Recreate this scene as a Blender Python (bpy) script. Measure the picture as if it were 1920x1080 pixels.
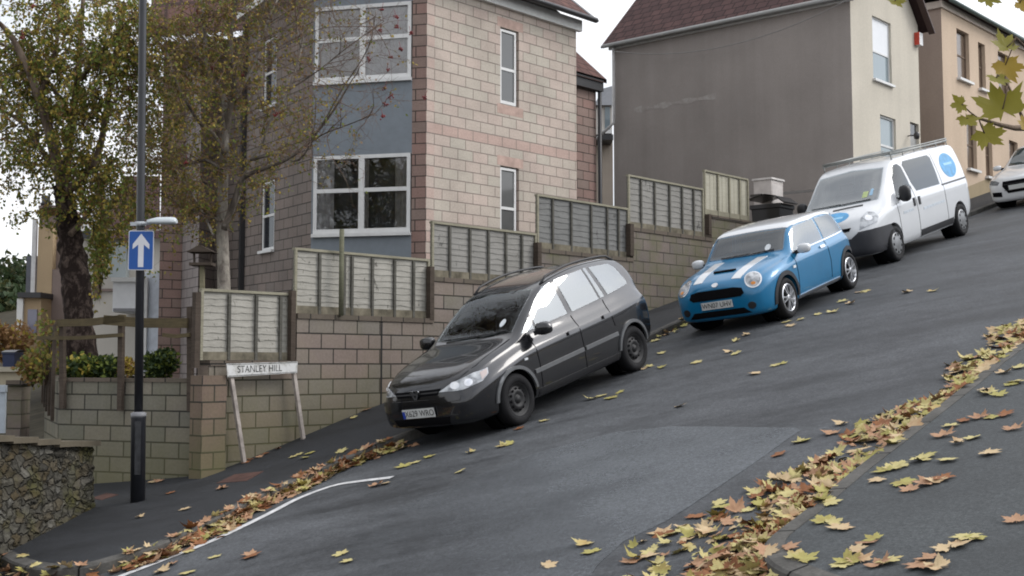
import bpy, bmesh, math, random
import numpy as np
from mathutils import Vector, Matrix
from mathutils.bvhtree import BVHTree
from mathutils.geometry import delaunay_2d_cdt, tessellate_polygon
R = math.radians
random.seed(7)
for o in list(bpy.data.objects): bpy.data.objects.remove(o)
SC = bpy.context.scene
COL = SC.collection
# ------------------------------------------------------------------ camera, world, sun, exposure
FPX, CYP, PITCH = 2350.0, 500.0, R(4.44)
cam = bpy.data.cameras.new('camera'); camo = bpy.data.objects.new('camera', cam); COL.objects.link(camo)
camo.location = (0, 0, 0); camo.rotation_euler = (R(90) + PITCH, 0, 0)
cam.sensor_width = 36; cam.lens = FPX * 36 / 1920; cam.shift_y = -(540 - CYP) / 1920
cam.clip_start = 0.1; cam.clip_end = 3000
SC.camera = camo
SUN_EL, SUN_AZ = R(40), R(88)         # azimuth measured from north (+Y) clockwise
world = bpy.data.worlds.new('World'); SC.world = world; world.use_nodes = True
nt = world.node_tree; nt.nodes.clear()
wo = nt.nodes.new('ShaderNodeOutputWorld'); bg = nt.nodes.new('ShaderNodeBackground')
sky = nt.nodes.new('ShaderNodeTexSky'); sky.sky_type = 'NISHITA'; sky.sun_disc = False
sky.sun_elevation = SUN_EL; sky.sun_rotation = SUN_AZ
mx = nt.nodes.new('ShaderNodeMix'); mx.data_type = 'RGBA'
tc = nt.nodes.new('ShaderNodeTexCoord'); ns = nt.nodes.new('ShaderNodeTexNoise'); rp = nt.nodes.new('ShaderNodeValToRGB')
mp = nt.nodes.new('ShaderNodeMapping'); mp.inputs['Scale'].default_value = (1, 1, 2.2)
ns.inputs['Scale'].default_value = 2.6; ns.inputs['Detail'].default_value = 7; ns.inputs['Roughness'].default_value = .55
rp.color_ramp.elements[0].position = .36; rp.color_ramp.elements[0].color = (.62, .62, .62, 1)
rp.color_ramp.elements[1].position = .62; rp.color_ramp.elements[1].color = (1, 1, 1, 1)
nt.links.new(tc.outputs['Generated'], mp.inputs['Vector']); nt.links.new(mp.outputs['Vector'], ns.inputs['Vector'])
nt.links.new(ns.outputs['Fac'], rp.inputs['Fac']); nt.links.new(rp.outputs['Color'], mx.inputs['Factor'])
nt.links.new(sky.outputs['Color'], mx.inputs['A']); mx.inputs['B'].default_value = (9.5, 9.6, 9.9, 1)
# glow added to the sky round the unseen sun, brightening car reflections
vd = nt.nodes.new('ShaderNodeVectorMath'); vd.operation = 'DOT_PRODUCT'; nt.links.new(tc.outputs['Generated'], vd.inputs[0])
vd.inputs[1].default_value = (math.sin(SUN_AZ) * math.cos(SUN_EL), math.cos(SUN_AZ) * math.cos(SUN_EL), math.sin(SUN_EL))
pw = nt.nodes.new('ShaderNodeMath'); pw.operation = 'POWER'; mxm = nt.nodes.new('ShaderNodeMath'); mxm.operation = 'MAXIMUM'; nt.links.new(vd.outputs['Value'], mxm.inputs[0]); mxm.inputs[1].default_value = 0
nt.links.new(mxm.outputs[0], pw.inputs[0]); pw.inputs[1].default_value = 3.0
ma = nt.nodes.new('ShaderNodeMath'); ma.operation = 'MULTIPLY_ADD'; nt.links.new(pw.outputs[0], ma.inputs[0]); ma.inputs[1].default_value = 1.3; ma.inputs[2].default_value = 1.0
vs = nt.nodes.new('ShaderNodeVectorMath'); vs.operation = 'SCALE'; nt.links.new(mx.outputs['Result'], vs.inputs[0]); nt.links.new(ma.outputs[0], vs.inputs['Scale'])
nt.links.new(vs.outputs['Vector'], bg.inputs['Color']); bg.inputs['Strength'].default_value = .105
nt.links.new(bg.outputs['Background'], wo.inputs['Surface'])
sl = bpy.data.lights.new('sun', 'SUN'); sl.energy = 1.1; sl.angle = R(22); sl.color = (1, .96, .9)
so = bpy.data.objects.new('sun', sl); COL.objects.link(so)
sd = Vector((math.sin(SUN_AZ) * math.cos(SUN_EL), math.cos(SUN_AZ) * math.cos(SUN_EL), math.sin(SUN_EL)))
so.rotation_euler = (-sd).to_track_quat('-Z', 'Y').to_euler()
SC.view_settings.view_transform = 'Standard'; SC.view_settings.look = 'None'
SC.view_settings.exposure = 0.3; SC.view_settings.gamma = 1
SC.cycles.filter_width = 1.9
# ------------------------------------------------------------------ measuring helpers
def ray(px, py):
    u = (px - 960) / FPX; v = -(py - CYP) / FPX
    Y = math.cos(PITCH) - math.sin(PITCH) * v; Z = math.sin(PITCH) + math.cos(PITCH) * v
    return Vector((u / Y, 1, Z / Y))
def at(px, py, d): return ray(px, py) * d
def ax(px, py, d): return (ray(px, py) * d)
S = Vector((.6602, .7511, 0)); T = Vector((.7511, -.6602, 0)); REF = Vector((-.491, 15.869, 0)); UP = Vector((0, 0, 1))
def st(X, Y):
    a, b = X - REF.x, Y - REF.y
    return S.x * a + S.y * b, T.x * a + T.y * b
def xy(s, t): return REF.x + S.x * s + T.x * t, REF.y + S.y * s + T.y * t
def base_plane(X, Y):
    s, t = st(X, Y)
    if s > 40: zs = .235 * 40 + .12 * (s - 40) if s < 90 else .235 * 40 + 6
    elif s < -7: zs = -.235 * 7 + .12 * (s + 7) if s > -25 else -.235 * 7 - .12 * 18
    else: zs = .235 * s
    tt = max(-30, min(14, t))
    return -.8 + zs + .08 * tt
CTRL = []
def cpt(px, py, d, off):
    p = at(px, py, d); CTRL.append((p.x, p.y, p.z - off - base_plane(p.x, p.y)))
cpt(258, 943, 15.35, .11); cpt(300, 905, 16.7, .11); cpt(390, 893, 16.3, .11); cpt(210, 897, 17.1, .11)
cpt(176, 955, 15.1, .11); cpt(0, 1044, 13.3, .11); cpt(640, 785, 18.15, .11); cpt(140, 1066, 12.14, .11)
for (a, b, c) in ((3.59, 19.34, .13), (6.52, 23.85, .16), (-.49, 15.87, 0), (1.17, 17.99, .03), (9.0, 26.7, .1), (1, 12, 0), (-1, 9, 0), (3, 10, 0), (5, 14, 0), (-3, 12.3, 0)):
    CTRL.append((a, b, c))
_P = np.array(CTRL); _D = np.hypot(_P[:, None, 0] - _P[None, :, 0], _P[:, None, 1] - _P[None, :, 1])
_W = np.linalg.solve(np.exp(-(_D / 3.2) ** 2) + .08 * np.eye(len(_P)), _P[:, 2])
def gz(X, Y):
    k = np.exp(-(((_P[:, 0] - X) ** 2 + (_P[:, 1] - Y) ** 2) / 3.2 ** 2))
    return base_plane(X, Y) + float(k @ _W)
def gpt(px, py, off=0.0):          # where the sight line through a pixel meets the ground
    r = ray(px, py); a, b = 3.0, 160.0
    n = 400; prev = a
    for i in range(1, n + 1):
        d = a * (b / a) ** (i / n)
        if r.z * d < gz(r.x * d, d) + off:
            lo, hi = prev, d
            for _ in range(30):
                m = (lo + hi) / 2
                if r.z * m < gz(r.x * m, m) + off: hi = m
                else: lo = m
            return r * hi
        prev = d
    return r * b
def wpt(px, py, t):                # on the vertical plane at cross-street position t
    r = ray(px, py)
    d = (t + T.x * REF.x + T.y * REF.y) / (T.x * r.x + T.y)
    return r * d
# ------------------------------------------------------------------ materials
MATS = {}
def rgb(h):                        # colour given as sRGB hex
    c = [int(h[i:i + 2], 16) / 255 for i in (0, 2, 4)]
    return tuple(x / 12.92 if x <= .04045 else ((x + .055) / 1.055) ** 2.4 for x in c) + (1,)
class NT:
    def __init__(s, name, rough=.8, spec=.3, metal=0):
        s.m = bpy.data.materials.new(name); s.m.use_nodes = True; s.t = s.m.node_tree; s.n = s.t.nodes
        s.b = s.n['Principled BSDF']; s.b.inputs['Roughness'].default_value = rough
        s.b.inputs['Specular IOR Level'].default_value = spec; s.b.inputs['Metallic'].default_value = metal
    def new(s, typ, **k):
        n = s.n.new(typ)
        for a, v in k.items():
            if a.startswith('i_'): n.inputs[a[2:].replace('_', ' ')].default_value = v
            else: setattr(n, a, v)
        return n
    def link(s, a, b): s.t.links.new(a, b)
    def noise(s, scale, detail=4, vec=None, rough=.6, dist=0):
        n = s.new('ShaderNodeTexNoise'); n.inputs['Scale'].default_value = scale; n.inputs['Detail'].default_value = detail
        n.inputs['Roughness'].default_value = rough; n.inputs['Distortion'].default_value = dist
        s.link(vec or s.coord(), n.inputs['Vector']); return n.outputs['Fac']
    def coord(s, kind='Object', scale=None):
        if kind == 'UV':
            c = s.new('ShaderNodeTexCoord').outputs['UV']
        else:
            c = s.new('ShaderNodeNewGeometry').outputs['Position'] if kind == 'World' else s.new('ShaderNodeTexCoord').outputs[kind]
        if scale:
            m = s.new('ShaderNodeMapping'); m.inputs['Scale'].default_value = scale; s.link(c, m.inputs['Vector']); c = m.outputs['Vector']
        return c
    def ramp(s, fac, stops):
        r = s.new('ShaderNodeValToRGB'); e = r.color_ramp.elements
        while len(e) < len(stops): e.new(.5)
        for q, (p, c) in zip(e, stops):
            q.position = p; q.color = c if len(c) == 4 else (*c, 1)
        s.link(fac, r.inputs['Fac']); return r.outputs['Color']
    def mix(s, fac, a, b, mode='MIX'):
        n = s.new('ShaderNodeMix', data_type='RGBA', blend_type=mode)
        for k, v in (('Factor', fac), ('A', a), ('B', b)):
            if hasattr(v, 'is_linked') or hasattr(v, 'links'): s.link(v, n.inputs[k])
            else: n.inputs[k].default_value = v
        return n.outputs['Result']
    def math(s, op, a, b=0, c=0):
        n = s.new('ShaderNodeMath', operation=op)
        for i, v in enumerate((a, b, c)):
            if hasattr(v, 'links'): s.link(v, n.inputs[i])
            else: n.inputs[i].default_value = v
        return n.outputs[0]
    def col(s, c):
        if hasattr(c, 'links'): s.link(c, s.b.inputs['Base Color'])
        else: s.b.inputs['Base Color'].default_value = c
        return s
    def bump(s, h, strength=.3, dist=.01):
        b = s.new('ShaderNodeBump'); b.inputs['Strength'].default_value = strength; b.inputs['Distance'].default_value = dist
        s.link(h, b.inputs['Height']); s.link(b.outputs['Normal'], s.b.inputs['Normal']); return s
def W(*a): return (*a, 1) if len(a) == 3 else a
G3 = lambda v: (v, v, v, 1)
def mat_plain(name, c, rough=.6, spec=.4, metal=0, var=.12, scale=6):
    if name in MATS: return MATS[name]
    k = NT(name, rough, spec, metal)
    n = k.noise(scale, 5)
    lo = tuple(x * (1 - var) for x in c[:3]) + (1,); hi = tuple(min(1, x * (1 + var)) for x in c[:3]) + (1,)
    k.col(k.ramp(n, [(.3, lo), (.7, hi)])); MATS[name] = k.m; return k.m
def mat_asphalt(name, a, b, pave=False):
    k = NT(name, .82, .35)
    c = k.coord('World')
    big = k.noise(.55, 5, c, .6, .6); mid = k.noise(5.5, 6, c, .75); grit2 = k.noise(30, 4, c, .8); fine = k.noise(95, 3, c, .7)
    # wear runs along the street
    m = k.new('ShaderNodeMapping'); m.inputs['Rotation'].default_value = (0, 0, -R(48.7)); m.inputs['Scale'].default_value = (.10, 1.1, 1)
    k.link(c, m.inputs['Vector']); streak = k.noise(1.3, 4, m.outputs['Vector'], .6, .4)
    f = k.math('ADD', k.math('MULTIPLY', big, .45), k.math('MULTIPLY', streak, .55))
    f = k.math('ADD', f, k.math('MULTIPLY', k.math('SUBTRACT', mid, .5), .42))
    base = k.ramp(f, [(.36, a), (.64, b)])
    grit = k.ramp(fine, [(.25, G3(.45)), (.5, G3(.95)), (.75, G3(1.7))])
    k.col(k.mix(.7, k.mix(.75, base, grit, 'MULTIPLY'), k.ramp(grit2, [(.32, G3(.5)), (.5, G3(.95)), (.68, G3(1.6))]), 'MULTIPLY'))
    rr = k.ramp(f, [(.3, G3(.62)), (.7, G3(.9))]); k.link(rr, k.b.inputs['Roughness'])
    k.bump(fine, .35, .006); return k.m
def mat_blocks(name, c1, c2, mortar, bw=.45, bh=.215, band=None, moss=None, rough=.9, quoin=0, mort=.012, moss_z=None):
    k = NT(name, rough, .2)
    uv = k.coord('UV')
    br = k.new('ShaderNodeTexBrick'); br.offset = .5
    br.inputs['Scale'].default_value = 1; br.inputs['Brick Width'].default_value = bw; br.inputs['Row Height'].default_value = bh
    br.inputs['Mortar Size'].default_value = mort; br.inputs['Mortar Smooth'].default_value = .25; br.inputs['Bias'].default_value = 0
    br.inputs['Color1'].default_value = c1; br.inputs['Color2'].default_value = c2; br.inputs['Mortar'].default_value = mortar
    nz = k.noise(.9, 3, uv); nf = k.noise(26, 4, uv)
    dv = k.new('ShaderNodeMapping'); k.link(uv, dv.inputs['Vector'])
    k.link(uv, br.inputs['Vector'])
    colr = br.outputs['Color']
    sep = k.new('ShaderNodeSeparateXYZ'); k.link(uv, sep.inputs[0])
    if band:
        v0, v1, bc = band
        inb = k.math('MULTIPLY', k.math('GREATER_THAN', sep.outputs['Y'], v0), k.math('LESS_THAN', sep.outputs['Y'], v1))
        inb = k.math('MULTIPLY', inb, k.math('SUBTRACT', 1, br.outputs['Fac']))
        colr = k.mix(inb, colr, bc)
    if quoin:
        row = k.math('MODULO', k.math('FLOOR', k.math('DIVIDE', sep.outputs['Y'], bh)), 2)
        q = k.math('LESS_THAN', sep.outputs['X'], k.math('ADD', .12, k.math('MULTIPLY', row, bw * .5 - .12)))
        q = k.math('MULTIPLY', k.math('MULTIPLY', q, row), k.math('SUBTRACT', 1, br.outputs['Fac']))
        colr = k.mix(k.math('MULTIPLY', q, .8), colr, quoin)
    colr = k.mix(.8, colr, k.ramp(nf, [(.2, G3(.78)), (.8, G3(1.2))]), 'MULTIPLY')
    colr = k.mix(.9, colr, k.ramp(nz, [(.25, G3(.78)), (.75, G3(1.15))]), 'MULTIPLY')
    if moss:
        mz = k.ramp(k.noise(1.6, 6, uv, .7), [(.42, G3(0)), (.66, G3(.75))])
        if moss_z is not None:
            ge = k.new('ShaderNodeNewGeometry'); sp = k.new('ShaderNodeSeparateXYZ'); k.link(ge.outputs['Position'], sp.inputs[0])
            low = k.new('ShaderNodeMapRange'); low.inputs['From Min'].default_value = moss_z + .75; low.inputs['From Max'].default_value = moss_z - .1
            k.link(sp.outputs['Z'], low.inputs['Value'])
            mz = k.math('MINIMUM', k.math('ADD', k.math('MULTIPLY', mz, .25), k.math('MULTIPLY', low.outputs['Result'], .45)), .85)
        colr = k.mix(mz, colr, moss)
    k.col(colr)
    h = k.math('ADD', k.math('MULTIPLY', k.math('SUBTRACT', 1, br.outputs['Fac']), 1), k.math('MULTIPLY', nf, .35))
    k.bump(h, .55, .012); return k.m
def mat_render(name, c, var=.16, streak=True, grain=40):
    k = NT(name, .95, .15); w = k.coord('World')
    a = k.noise(.5, 5, w, .65); f = k.noise(grain, 4, w, .7)
    m = k.new('ShaderNodeMapping'); m.inputs['Scale'].default_value = (2.2, 2.2, .12); k.link(w, m.inputs['Vector'])
    s_ = k.noise(1.0, 5, m.outputs['Vector'])
    g = k.math('ADD', k.math('MULTIPLY', a, .6), k.math('MULTIPLY', s_, .4 if streak else 0))
    lo = tuple(x * (1 - var) for x in c[:3]) + (1,); hi = tuple(min(.95, x * (1 + var)) for x in c[:3]) + (1,)
    cc = k.ramp(g, [(.32, lo), (.68, hi)])
    k.col(k.mix(.6, cc, k.ramp(f, [(.25, G3(.82)), (.75, G3(1.15))]), 'MULTIPLY')); k.bump(f, .35, .008); return k.m
def mat_tiles(name, c1, c2):
    k = NT(name, .85, .25); uv = k.coord('UV')
    br = k.new('ShaderNodeTexBrick'); br.offset = .5
    br.inputs['Scale'].default_value = 1; br.inputs['Brick Width'].default_value = .33; br.inputs['Row Height'].default_value = .30
    br.inputs['Mortar Size'].default_value = .022; br.inputs['Mortar Smooth'].default_value = .4
    br.inputs['Color1'].default_value = c1; br.inputs['Color2'].default_value = c2; br.inputs['Mortar'].default_value = tuple(x * .35 for x in c1[:3]) + (1,)
    k.link(uv, br.inputs['Vector']); nz = k.noise(2.2, 5, uv)
    k.col(k.mix(.8, br.outputs['Color'], k.ramp(nz, [(.25, G3(.65)), (.75, G3(1.25))]), 'MULTIPLY'))
    k.bump(k.math('SUBTRACT', 1, br.outputs['Fac']), .8, .03); return k.m
def mat_wood(name, c, dark, scale=1.0, peel=None):
    k = NT(name, .88, .2); o = k.coord('Object')
    g = k.noise(14 * scale, 5, k.coord('Object', (.25, .25, 3)), .65); b = k.noise(2.4, 5, o, .7); f = k.noise(60, 3, o)
    cc = k.ramp(k.math('ADD', k.math('MULTIPLY', g, .5), k.math('MULTIPLY', b, .5)), [(.3, dark), (.62, c)])
    cc = k.mix(.5, cc, k.ramp(f, [(.3, G3(.8)), (.7, G3(1.15))]), 'MULTIPLY')
    if peel:
        pm = k.noise(5.5, 6, k.coord('Object', (1, 1, .7)), .75, .8)
        cc = k.mix(k.ramp(pm, [(.61, G3(0)), (.66, G3(.85))]), cc, peel)
    k.col(cc); k.bump(g, .4, .006); return k.m
def mat_glass(name, base=(.03, .035, .04, 1), ior=1.5, rough=.03, var=0):
    k = NT(name, rough, .5); k.b.inputs['IOR'].default_value = ior
    if var: k.col(k.ramp(k.noise(1.3, 4), [(.35, base), (.7, tuple(min(1, x * (1 + var)) for x in base[:3]) + (1,))]))
    else: k.col(base)
    return k.m
def mat_seeglass(name, tint=.9):
    k = NT(name); k.n.remove(k.b)
    tr = k.new('ShaderNodeBsdfTransparent'); tr.inputs['Color'].default_value = (tint, tint, tint, 1)
    gl = k.new('ShaderNodeBsdfGlossy'); gl.inputs['Roughness'].default_value = .02; gl.inputs['Color'].default_value = (1, 1, 1, 1)
    fr = k.new('ShaderNodeFresnel'); fr.inputs['IOR'].default_value = 1.6
    ms = k.new('ShaderNodeMixShader'); k.link(fr.outputs[0], ms.inputs[0]); k.link(tr.outputs[0], ms.inputs[1]); k.link(gl.outputs[0], ms.inputs[2])
    k.link(ms.outputs[0], k.n['Material Output'].inputs['Surface']); return k.m
def mat_paint(name, c, metal=.0, coat=1, rough=.35, flake=.06):
    k = NT(name, rough, .5, metal); n = k.noise(3, 4)
    k.col(k.ramp(n, [(.3, tuple(x * (1 - flake) for x in c[:3]) + (1,)), (.7, tuple(min(1, x * (1 + flake)) for x in c[:3]) + (1,))]))
    k.b.inputs['Coat Weight'].default_value = coat; k.b.inputs['Coat Roughness'].default_value = .04; return k.m
# ------------------------------------------------------------------ mesh helpers
class MB:
    def __init__(s): s.v, s.f, s.uv, s.mi, s.sm = [], [], [], [], []
    def face(s, pts, uvs=None, mi=0, smooth=False):
        b = len(s.v); s.v += [tuple(p) for p in pts]; s.f.append(list(range(b, b + len(pts))))
        s.uv.append(uvs or [(0, 0)] * len(pts)); s.mi.append(mi); s.sm.append(smooth); return s
    def grid(s, rows, close_u=False, mi=0, smooth=True, cap=False):
        b = len(s.v); n, m = len(rows), len(rows[0])
        for r in rows: s.v += [tuple(p) for p in r]
        for i in range(n - 1):
            for j in range(m if close_u else m - 1):
                j2 = (j + 1) % m
                s.f.append([b + i * m + j, b + i * m + j2, b + (i + 1) * m + j2, b + (i + 1) * m + j])
                s.uv.append([(j, i), (j + 1, i), (j + 1, i + 1), (j, i + 1)]); s.mi.append(mi); s.sm.append(smooth)
        if cap:
            for idx, rev in ((0, True), (n - 1, False)):
                fc = [b + idx * m + j for j in range(m)]
                s.f.append(fc[::-1] if rev else fc); s.uv.append([(0, 0)] * m); s.mi.append(mi); s.sm.append(False)
        return s
    def box(s, c, x, y, z, mi=0):      # centre + three half-extent vectors
        c, x, y, z = Vector(c), Vector(x), Vector(y), Vector(z)
        P = lambda a, b_, d: c + x * a + y * b_ + z * d
        lx, ly, lz = x.length, y.length, z.length
        for (q, w, h) in (([P(-1, -1, -1), P(1, -1, -1), P(1, -1, 1), P(-1, -1, 1)], lx, lz), ([P(1, 1, -1), P(-1, 1, -1), P(-1, 1, 1), P(1, 1, 1)], lx, lz),
                          ([P(1, -1, -1), P(1, 1, -1), P(1, 1, 1), P(1, -1, 1)], ly, lz), ([P(-1, 1, -1), P(-1, -1, -1), P(-1, -1, 1), P(-1, 1, 1)], ly, lz),
                          ([P(-1, -1, 1), P(1, -1, 1), P(1, 1, 1), P(-1, 1, 1)], lx, ly), ([P(-1, 1, -1), P(1, 1, -1), P(1, -1, -1), P(-1, -1, -1)], lx, ly)):
            s.face(q, [(0, 0), (2 * w, 0), (2 * w, 2 * h), (0, 2 * h)], mi)
        return s
    def bar(s, a, b, w, h=None, up=UP, mi=0):   # box beam from a to b
        a, b = Vector(a), Vector(b); d = b - a; h = h or w
        z = d.normalized(); x = z.cross(Vector(up))
        if x.length < 1e-4: x = z.cross(Vector((1, 0, 0)))
        x.normalize(); y = x.cross(z).normalized()
        return s.box((a + b) / 2, x * w / 2, y * h / 2, d / 2, mi)
    def tube(s, pts, rad, n=8, mi=0, cap=True):
        pts = [Vector(p) for p in pts]; rows = []
        rad = rad if hasattr(rad, '__len__') else [rad] * len(pts)
        ref = None
        for i, p in enumerate(pts):
            d = (pts[min(i + 1, len(pts) - 1)] - pts[max(i - 1, 0)]).normalized()
            if ref is None: ref = d.orthogonal().normalized()
            x = (ref - d * ref.dot(d))
            x = x.normalized() if x.length > 1e-5 else d.orthogonal().normalized()
            ref = x; y = d.cross(x)
            rows.append([p + (x * math.cos(2 * math.pi * k / n) + y * math.sin(2 * math.pi * k / n)) * rad[i] for k in range(n)])
        return s.grid(rows, True, mi, True, cap)
    def lathe(s, o, axis, prof, n=24, mi=0, cap=False):   # prof: (radius, along-axis)
        o, a = Vector(o), Vector(axis).normalized(); x = a.orthogonal().normalized(); y = a.cross(x)
        rows = [[o + a * h + (x * math.cos(2 * math.pi * k / n) + y * math.sin(2 * math.pi * k / n)) * max(r, 1e-4) for k in range(n)] for r, h in prof]
        return s.grid(rows, True, mi, True, cap)
    def prism(s, pts, off, mi=0):      # polygon extruded by a vector
        pts = [Vector(p) for p in pts]; off = Vector(off); q = [p + off for p in pts]; n = len(pts)
        s.face(pts, None, mi); s.face(q[::-1], None, mi)
        for i in range(n): s.face([pts[i], q[i], q[(i + 1) % n], pts[(i + 1) % n]], None, mi)
        return s
    def build(s, name, mats, parent=None, fix=False, merge=False):
        me = bpy.data.meshes.new(name); me.from_pydata(s.v, [], s.f)
        for m in (mats if isinstance(mats, (list, tuple)) else [mats]): me.materials.append(m)
        me.polygons.foreach_set('material_index', s.mi); me.polygons.foreach_set('use_smooth', s.sm)
        ul = me.uv_layers.new(name='UVMap'); fl = [c for f in s.uv for q in f for c in q]; ul.data.foreach_set('uv', fl)
        if fix or merge:
            bm = bmesh.new(); bm.from_mesh(me)
            if merge: bmesh.ops.remove_doubles(bm, verts=bm.verts, dist=1e-5)
            if fix: bmesh.ops.recalc_face_normals(bm, faces=bm.faces)
            bm.to_mesh(me); bm.free()
        me.update(); return link(name, me, parent)
def link(name, data, parent=None):
    o = bpy.data.objects.new(name, data); COL.objects.link(o)
    if parent is not None: o.parent = parent; o.matrix_parent_inverse = Matrix.Translation(-parent.location) if parent.rotation_euler[2] == 0 and not parent.get('local') else Matrix()
    return o
def tag(o, label, cat=None, group=None, kind=None):
    if label: o['label'] = label
    if cat: o['category'] = cat
    if group: o['group'] = group
    if kind: o['kind'] = kind
    return o
def thing(name, loc, label, cat, group=None):   # world-space parts under an Empty at the thing's base
    o = bpy.data.objects.new(name, None); COL.objects.link(o); o.location = loc; o.empty_display_size = .2
    return tag(o, label, cat, group)
def bevel(o, w, seg=2):
    m = o.modifiers.new('bevel', 'BEVEL'); m.width = w; m.segments = seg; m.limit_method = 'ANGLE'; m.harden_normals = False; return o
def dup(root, label=None, loc=None):
    r = root.copy(); COL.objects.link(r)
    if label: r['label'] = label
    if loc is not None: r.location = loc
    for ch in root.children:
        c = ch.copy(); COL.objects.link(c); c.parent = r
        for g in ch.children:
            d = g.copy(); COL.objects.link(d); d.parent = c
    return r
def sheet(name, poly, step, zf, m, uvs=1.0):   # polygon draped over the ground
    P = [Vector((p[0], p[1])) for p in poly]
    x0, x1 = min(p.x for p in P), max(p.x for p in P); y0, y1 = min(p.y for p in P), max(p.y for p in P)
    q = []
    for i in range(len(P)):
        a, b = P[i], P[(i + 1) % len(P)]; k = max(1, int((b - a).length / step))
        q += [a.lerp(b, j / k) for j in range(k)]
    n = len(q); pts = list(q); nx = int((x1 - x0) / step) + 1; ny = int((y1 - y0) / step) + 1
    for i in range(nx):
        for j in range(ny): pts.append(Vector((x0 + (i + .5) * step, y0 + (j + .5) * step)))
    r = delaunay_2d_cdt(pts, [(i, (i + 1) % n) for i in range(n)], [list(range(n))], 2, 1e-5)
    mb = MB(); vs = [(v.x, v.y, gz(v.x, v.y) + zf) for v in r[0]]
    mb.v = vs; mb.f = [list(f) for f in r[2]]
    for f in mb.f:
        a, b, c = [Vector(vs[i][:2]) for i in f[:3]]
        if (b - a).cross(c - a) < 0: f.reverse()
        mb.uv.append([(vs[i][0], vs[i][1]) for i in f]); mb.mi.append(0); mb.sm.append(True)
    return mb.build(name, m)
# ------------------------------------------------------------------ ground, road, pavements
M_road = mat_asphalt('road_asphalt', (.022, .024, .027, 1), (.082, .087, .094, 1))
M_pave = mat_asphalt('pavement_asphalt', (.012, .013, .015, 1), (.026, .028, .032, 1))
M_paver = mat_asphalt('right_pavement_asphalt', (.030, .034, .036, 1), (.062, .068, .071, 1))
M_patch = mat_asphalt('road_patch', (.095, .103, .112, 1), (.128, .138, .15, 1))
def soft_edge(m, px0, px1):            # worn patch: its lower left end is worn away into the road
    t_ = m.node_tree; n = t_.nodes; ge = n.new('ShaderNodeTexCoord'); uvx = n.new('ShaderNodeSeparateXYZ'); t_.links.new(ge.outputs['UV'], uvx.inputs[0])
    mr = n.new('ShaderNodeMapRange'); mr.inputs['From Min'].default_value = px0; mr.inputs['From Max'].default_value = px1; t_.links.new(uvx.outputs['X'], mr.inputs['Value'])
    nz = n.new('ShaderNodeTexNoise'); nz.inputs['Scale'].default_value = 1.1; nz.inputs['Detail'].default_value = 6; t_.links.new(ge.outputs['UV'], nz.inputs['Vector'])
    ad = n.new('ShaderNodeMath'); ad.operation = 'ADD'; t_.links.new(mr.outputs[0], ad.inputs[0]); t_.links.new(nz.outputs['Fac'], ad.inputs[1])
    sb = n.new('ShaderNodeMath'); sb.operation = 'SUBTRACT'; sb.use_clamp = True; t_.links.new(ad.outputs[0], sb.inputs[0]); sb.inputs[1].default_value = .5
    mu = n.new('ShaderNodeMath'); mu.operation = 'MULTIPLY'; mu.inputs[1].default_value = .8; t_.links.new(sb.outputs[0], mu.inputs[0]); t_.links.new(mu.outputs[0], n['Principled BSDF'].inputs['Alpha'])
soft_edge(M_patch, -1.6, 1.2)
M_kerb = mat_render('kerb_stone', (.115, .112, .106), .35)
M_earth = mat_plain('earth', (.045, .04, .028), .95, .1, var=.4, scale=2)
M_white = mat_plain('road_paint', (.5, .5, .5), .8, .2, var=.3, scale=14)
mb = MB()
ss = [-60, -40, -25, -16, -10] + [x for x in range(-7, 41, 2)] + [45, 52, 60, 75, 90, 130, 220, 420]; ts = [-420, -200, -90, -60, -45, -30, -24, -18, -14, -10, -8, -6, -4, -2, 0, 2, 4, 6, 8, 11, 14, 20, 40, 120, 300]
mb.grid([[(*xy(s, t), gz(*xy(s, t)) - .06) for t in ts] for s in ss])
tag(mb.build('ground', M_earth, fix=True), None, kind='structure')
kerbL_px = [(-140, 985), (-60, 1018), (0, 1043), (20, 1054), (50, 1063), (90, 1068), (140, 1066), (200, 1052), (330, 1009), (480, 933), (560, 897), (650, 858), (745, 820), (860, 775)]
kerbL = [gpt(x, y, .11) for x, y in kerbL_px]
kerbL += [gpt(1215, 629, .11), gpt(1250, 613, .11)]
kx, ky = st(kerbL[-1].x, kerbL[-1].y)
for s in (10, 14, 18, 24, 30, 40): kerbL.append(Vector((*xy(s, -1.15 - .0 * s), 0)))
kerbR_px = [(1900, 651), (1814, 717), (1723, 787), (1623, 862), (1560, 912), (1508, 956), (1465, 988), (1440, 1008), (1431, 1022), (1430, 1036), (1440, 1053), (1465, 1069), (1500, 1083), (1580, 1112), (1700, 1150)]
kerbR = [Vector((*xy(s, t), 0)) for s, t in ((40, 6.2), (30, 6.2), (20, 6.15), (12, 6.1), (6, 6.1))] + [gpt(x, y, .12) for x, y in kerbR_px]
def smooth2(pts, n=3):                 # Catmull-Rom through the kerb points (x, y)
    P = [Vector((p[0], p[1])) for p in pts]; out = []
    for i in range(len(P) - 1):
        a, b, c, d = P[max(i - 1, 0)], P[i], P[i + 1], P[min(i + 2, len(P) - 1)]
        for j in range(n):
            u = j / n
            out.append(.5 * ((2 * b) + (c - a) * u + (2 * a - 5 * b + 4 * c - d) * u * u + (3 * b - a - 3 * c + d) * u ** 3))
    return out + [P[-1]]
kL, kR = smooth2(kerbL), smooth2(kerbR)
_kk = NT('kerb_stone', .9, .2); _uv = _kk.new('ShaderNodeSeparateXYZ'); _kk.link(_kk.coord('UV'), _uv.inputs[0])
_jt = _kk.math('LESS_THAN', _kk.math('MODULO', _uv.outputs['Y'], 9.0), .22); _w = _kk.coord('World')
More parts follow.
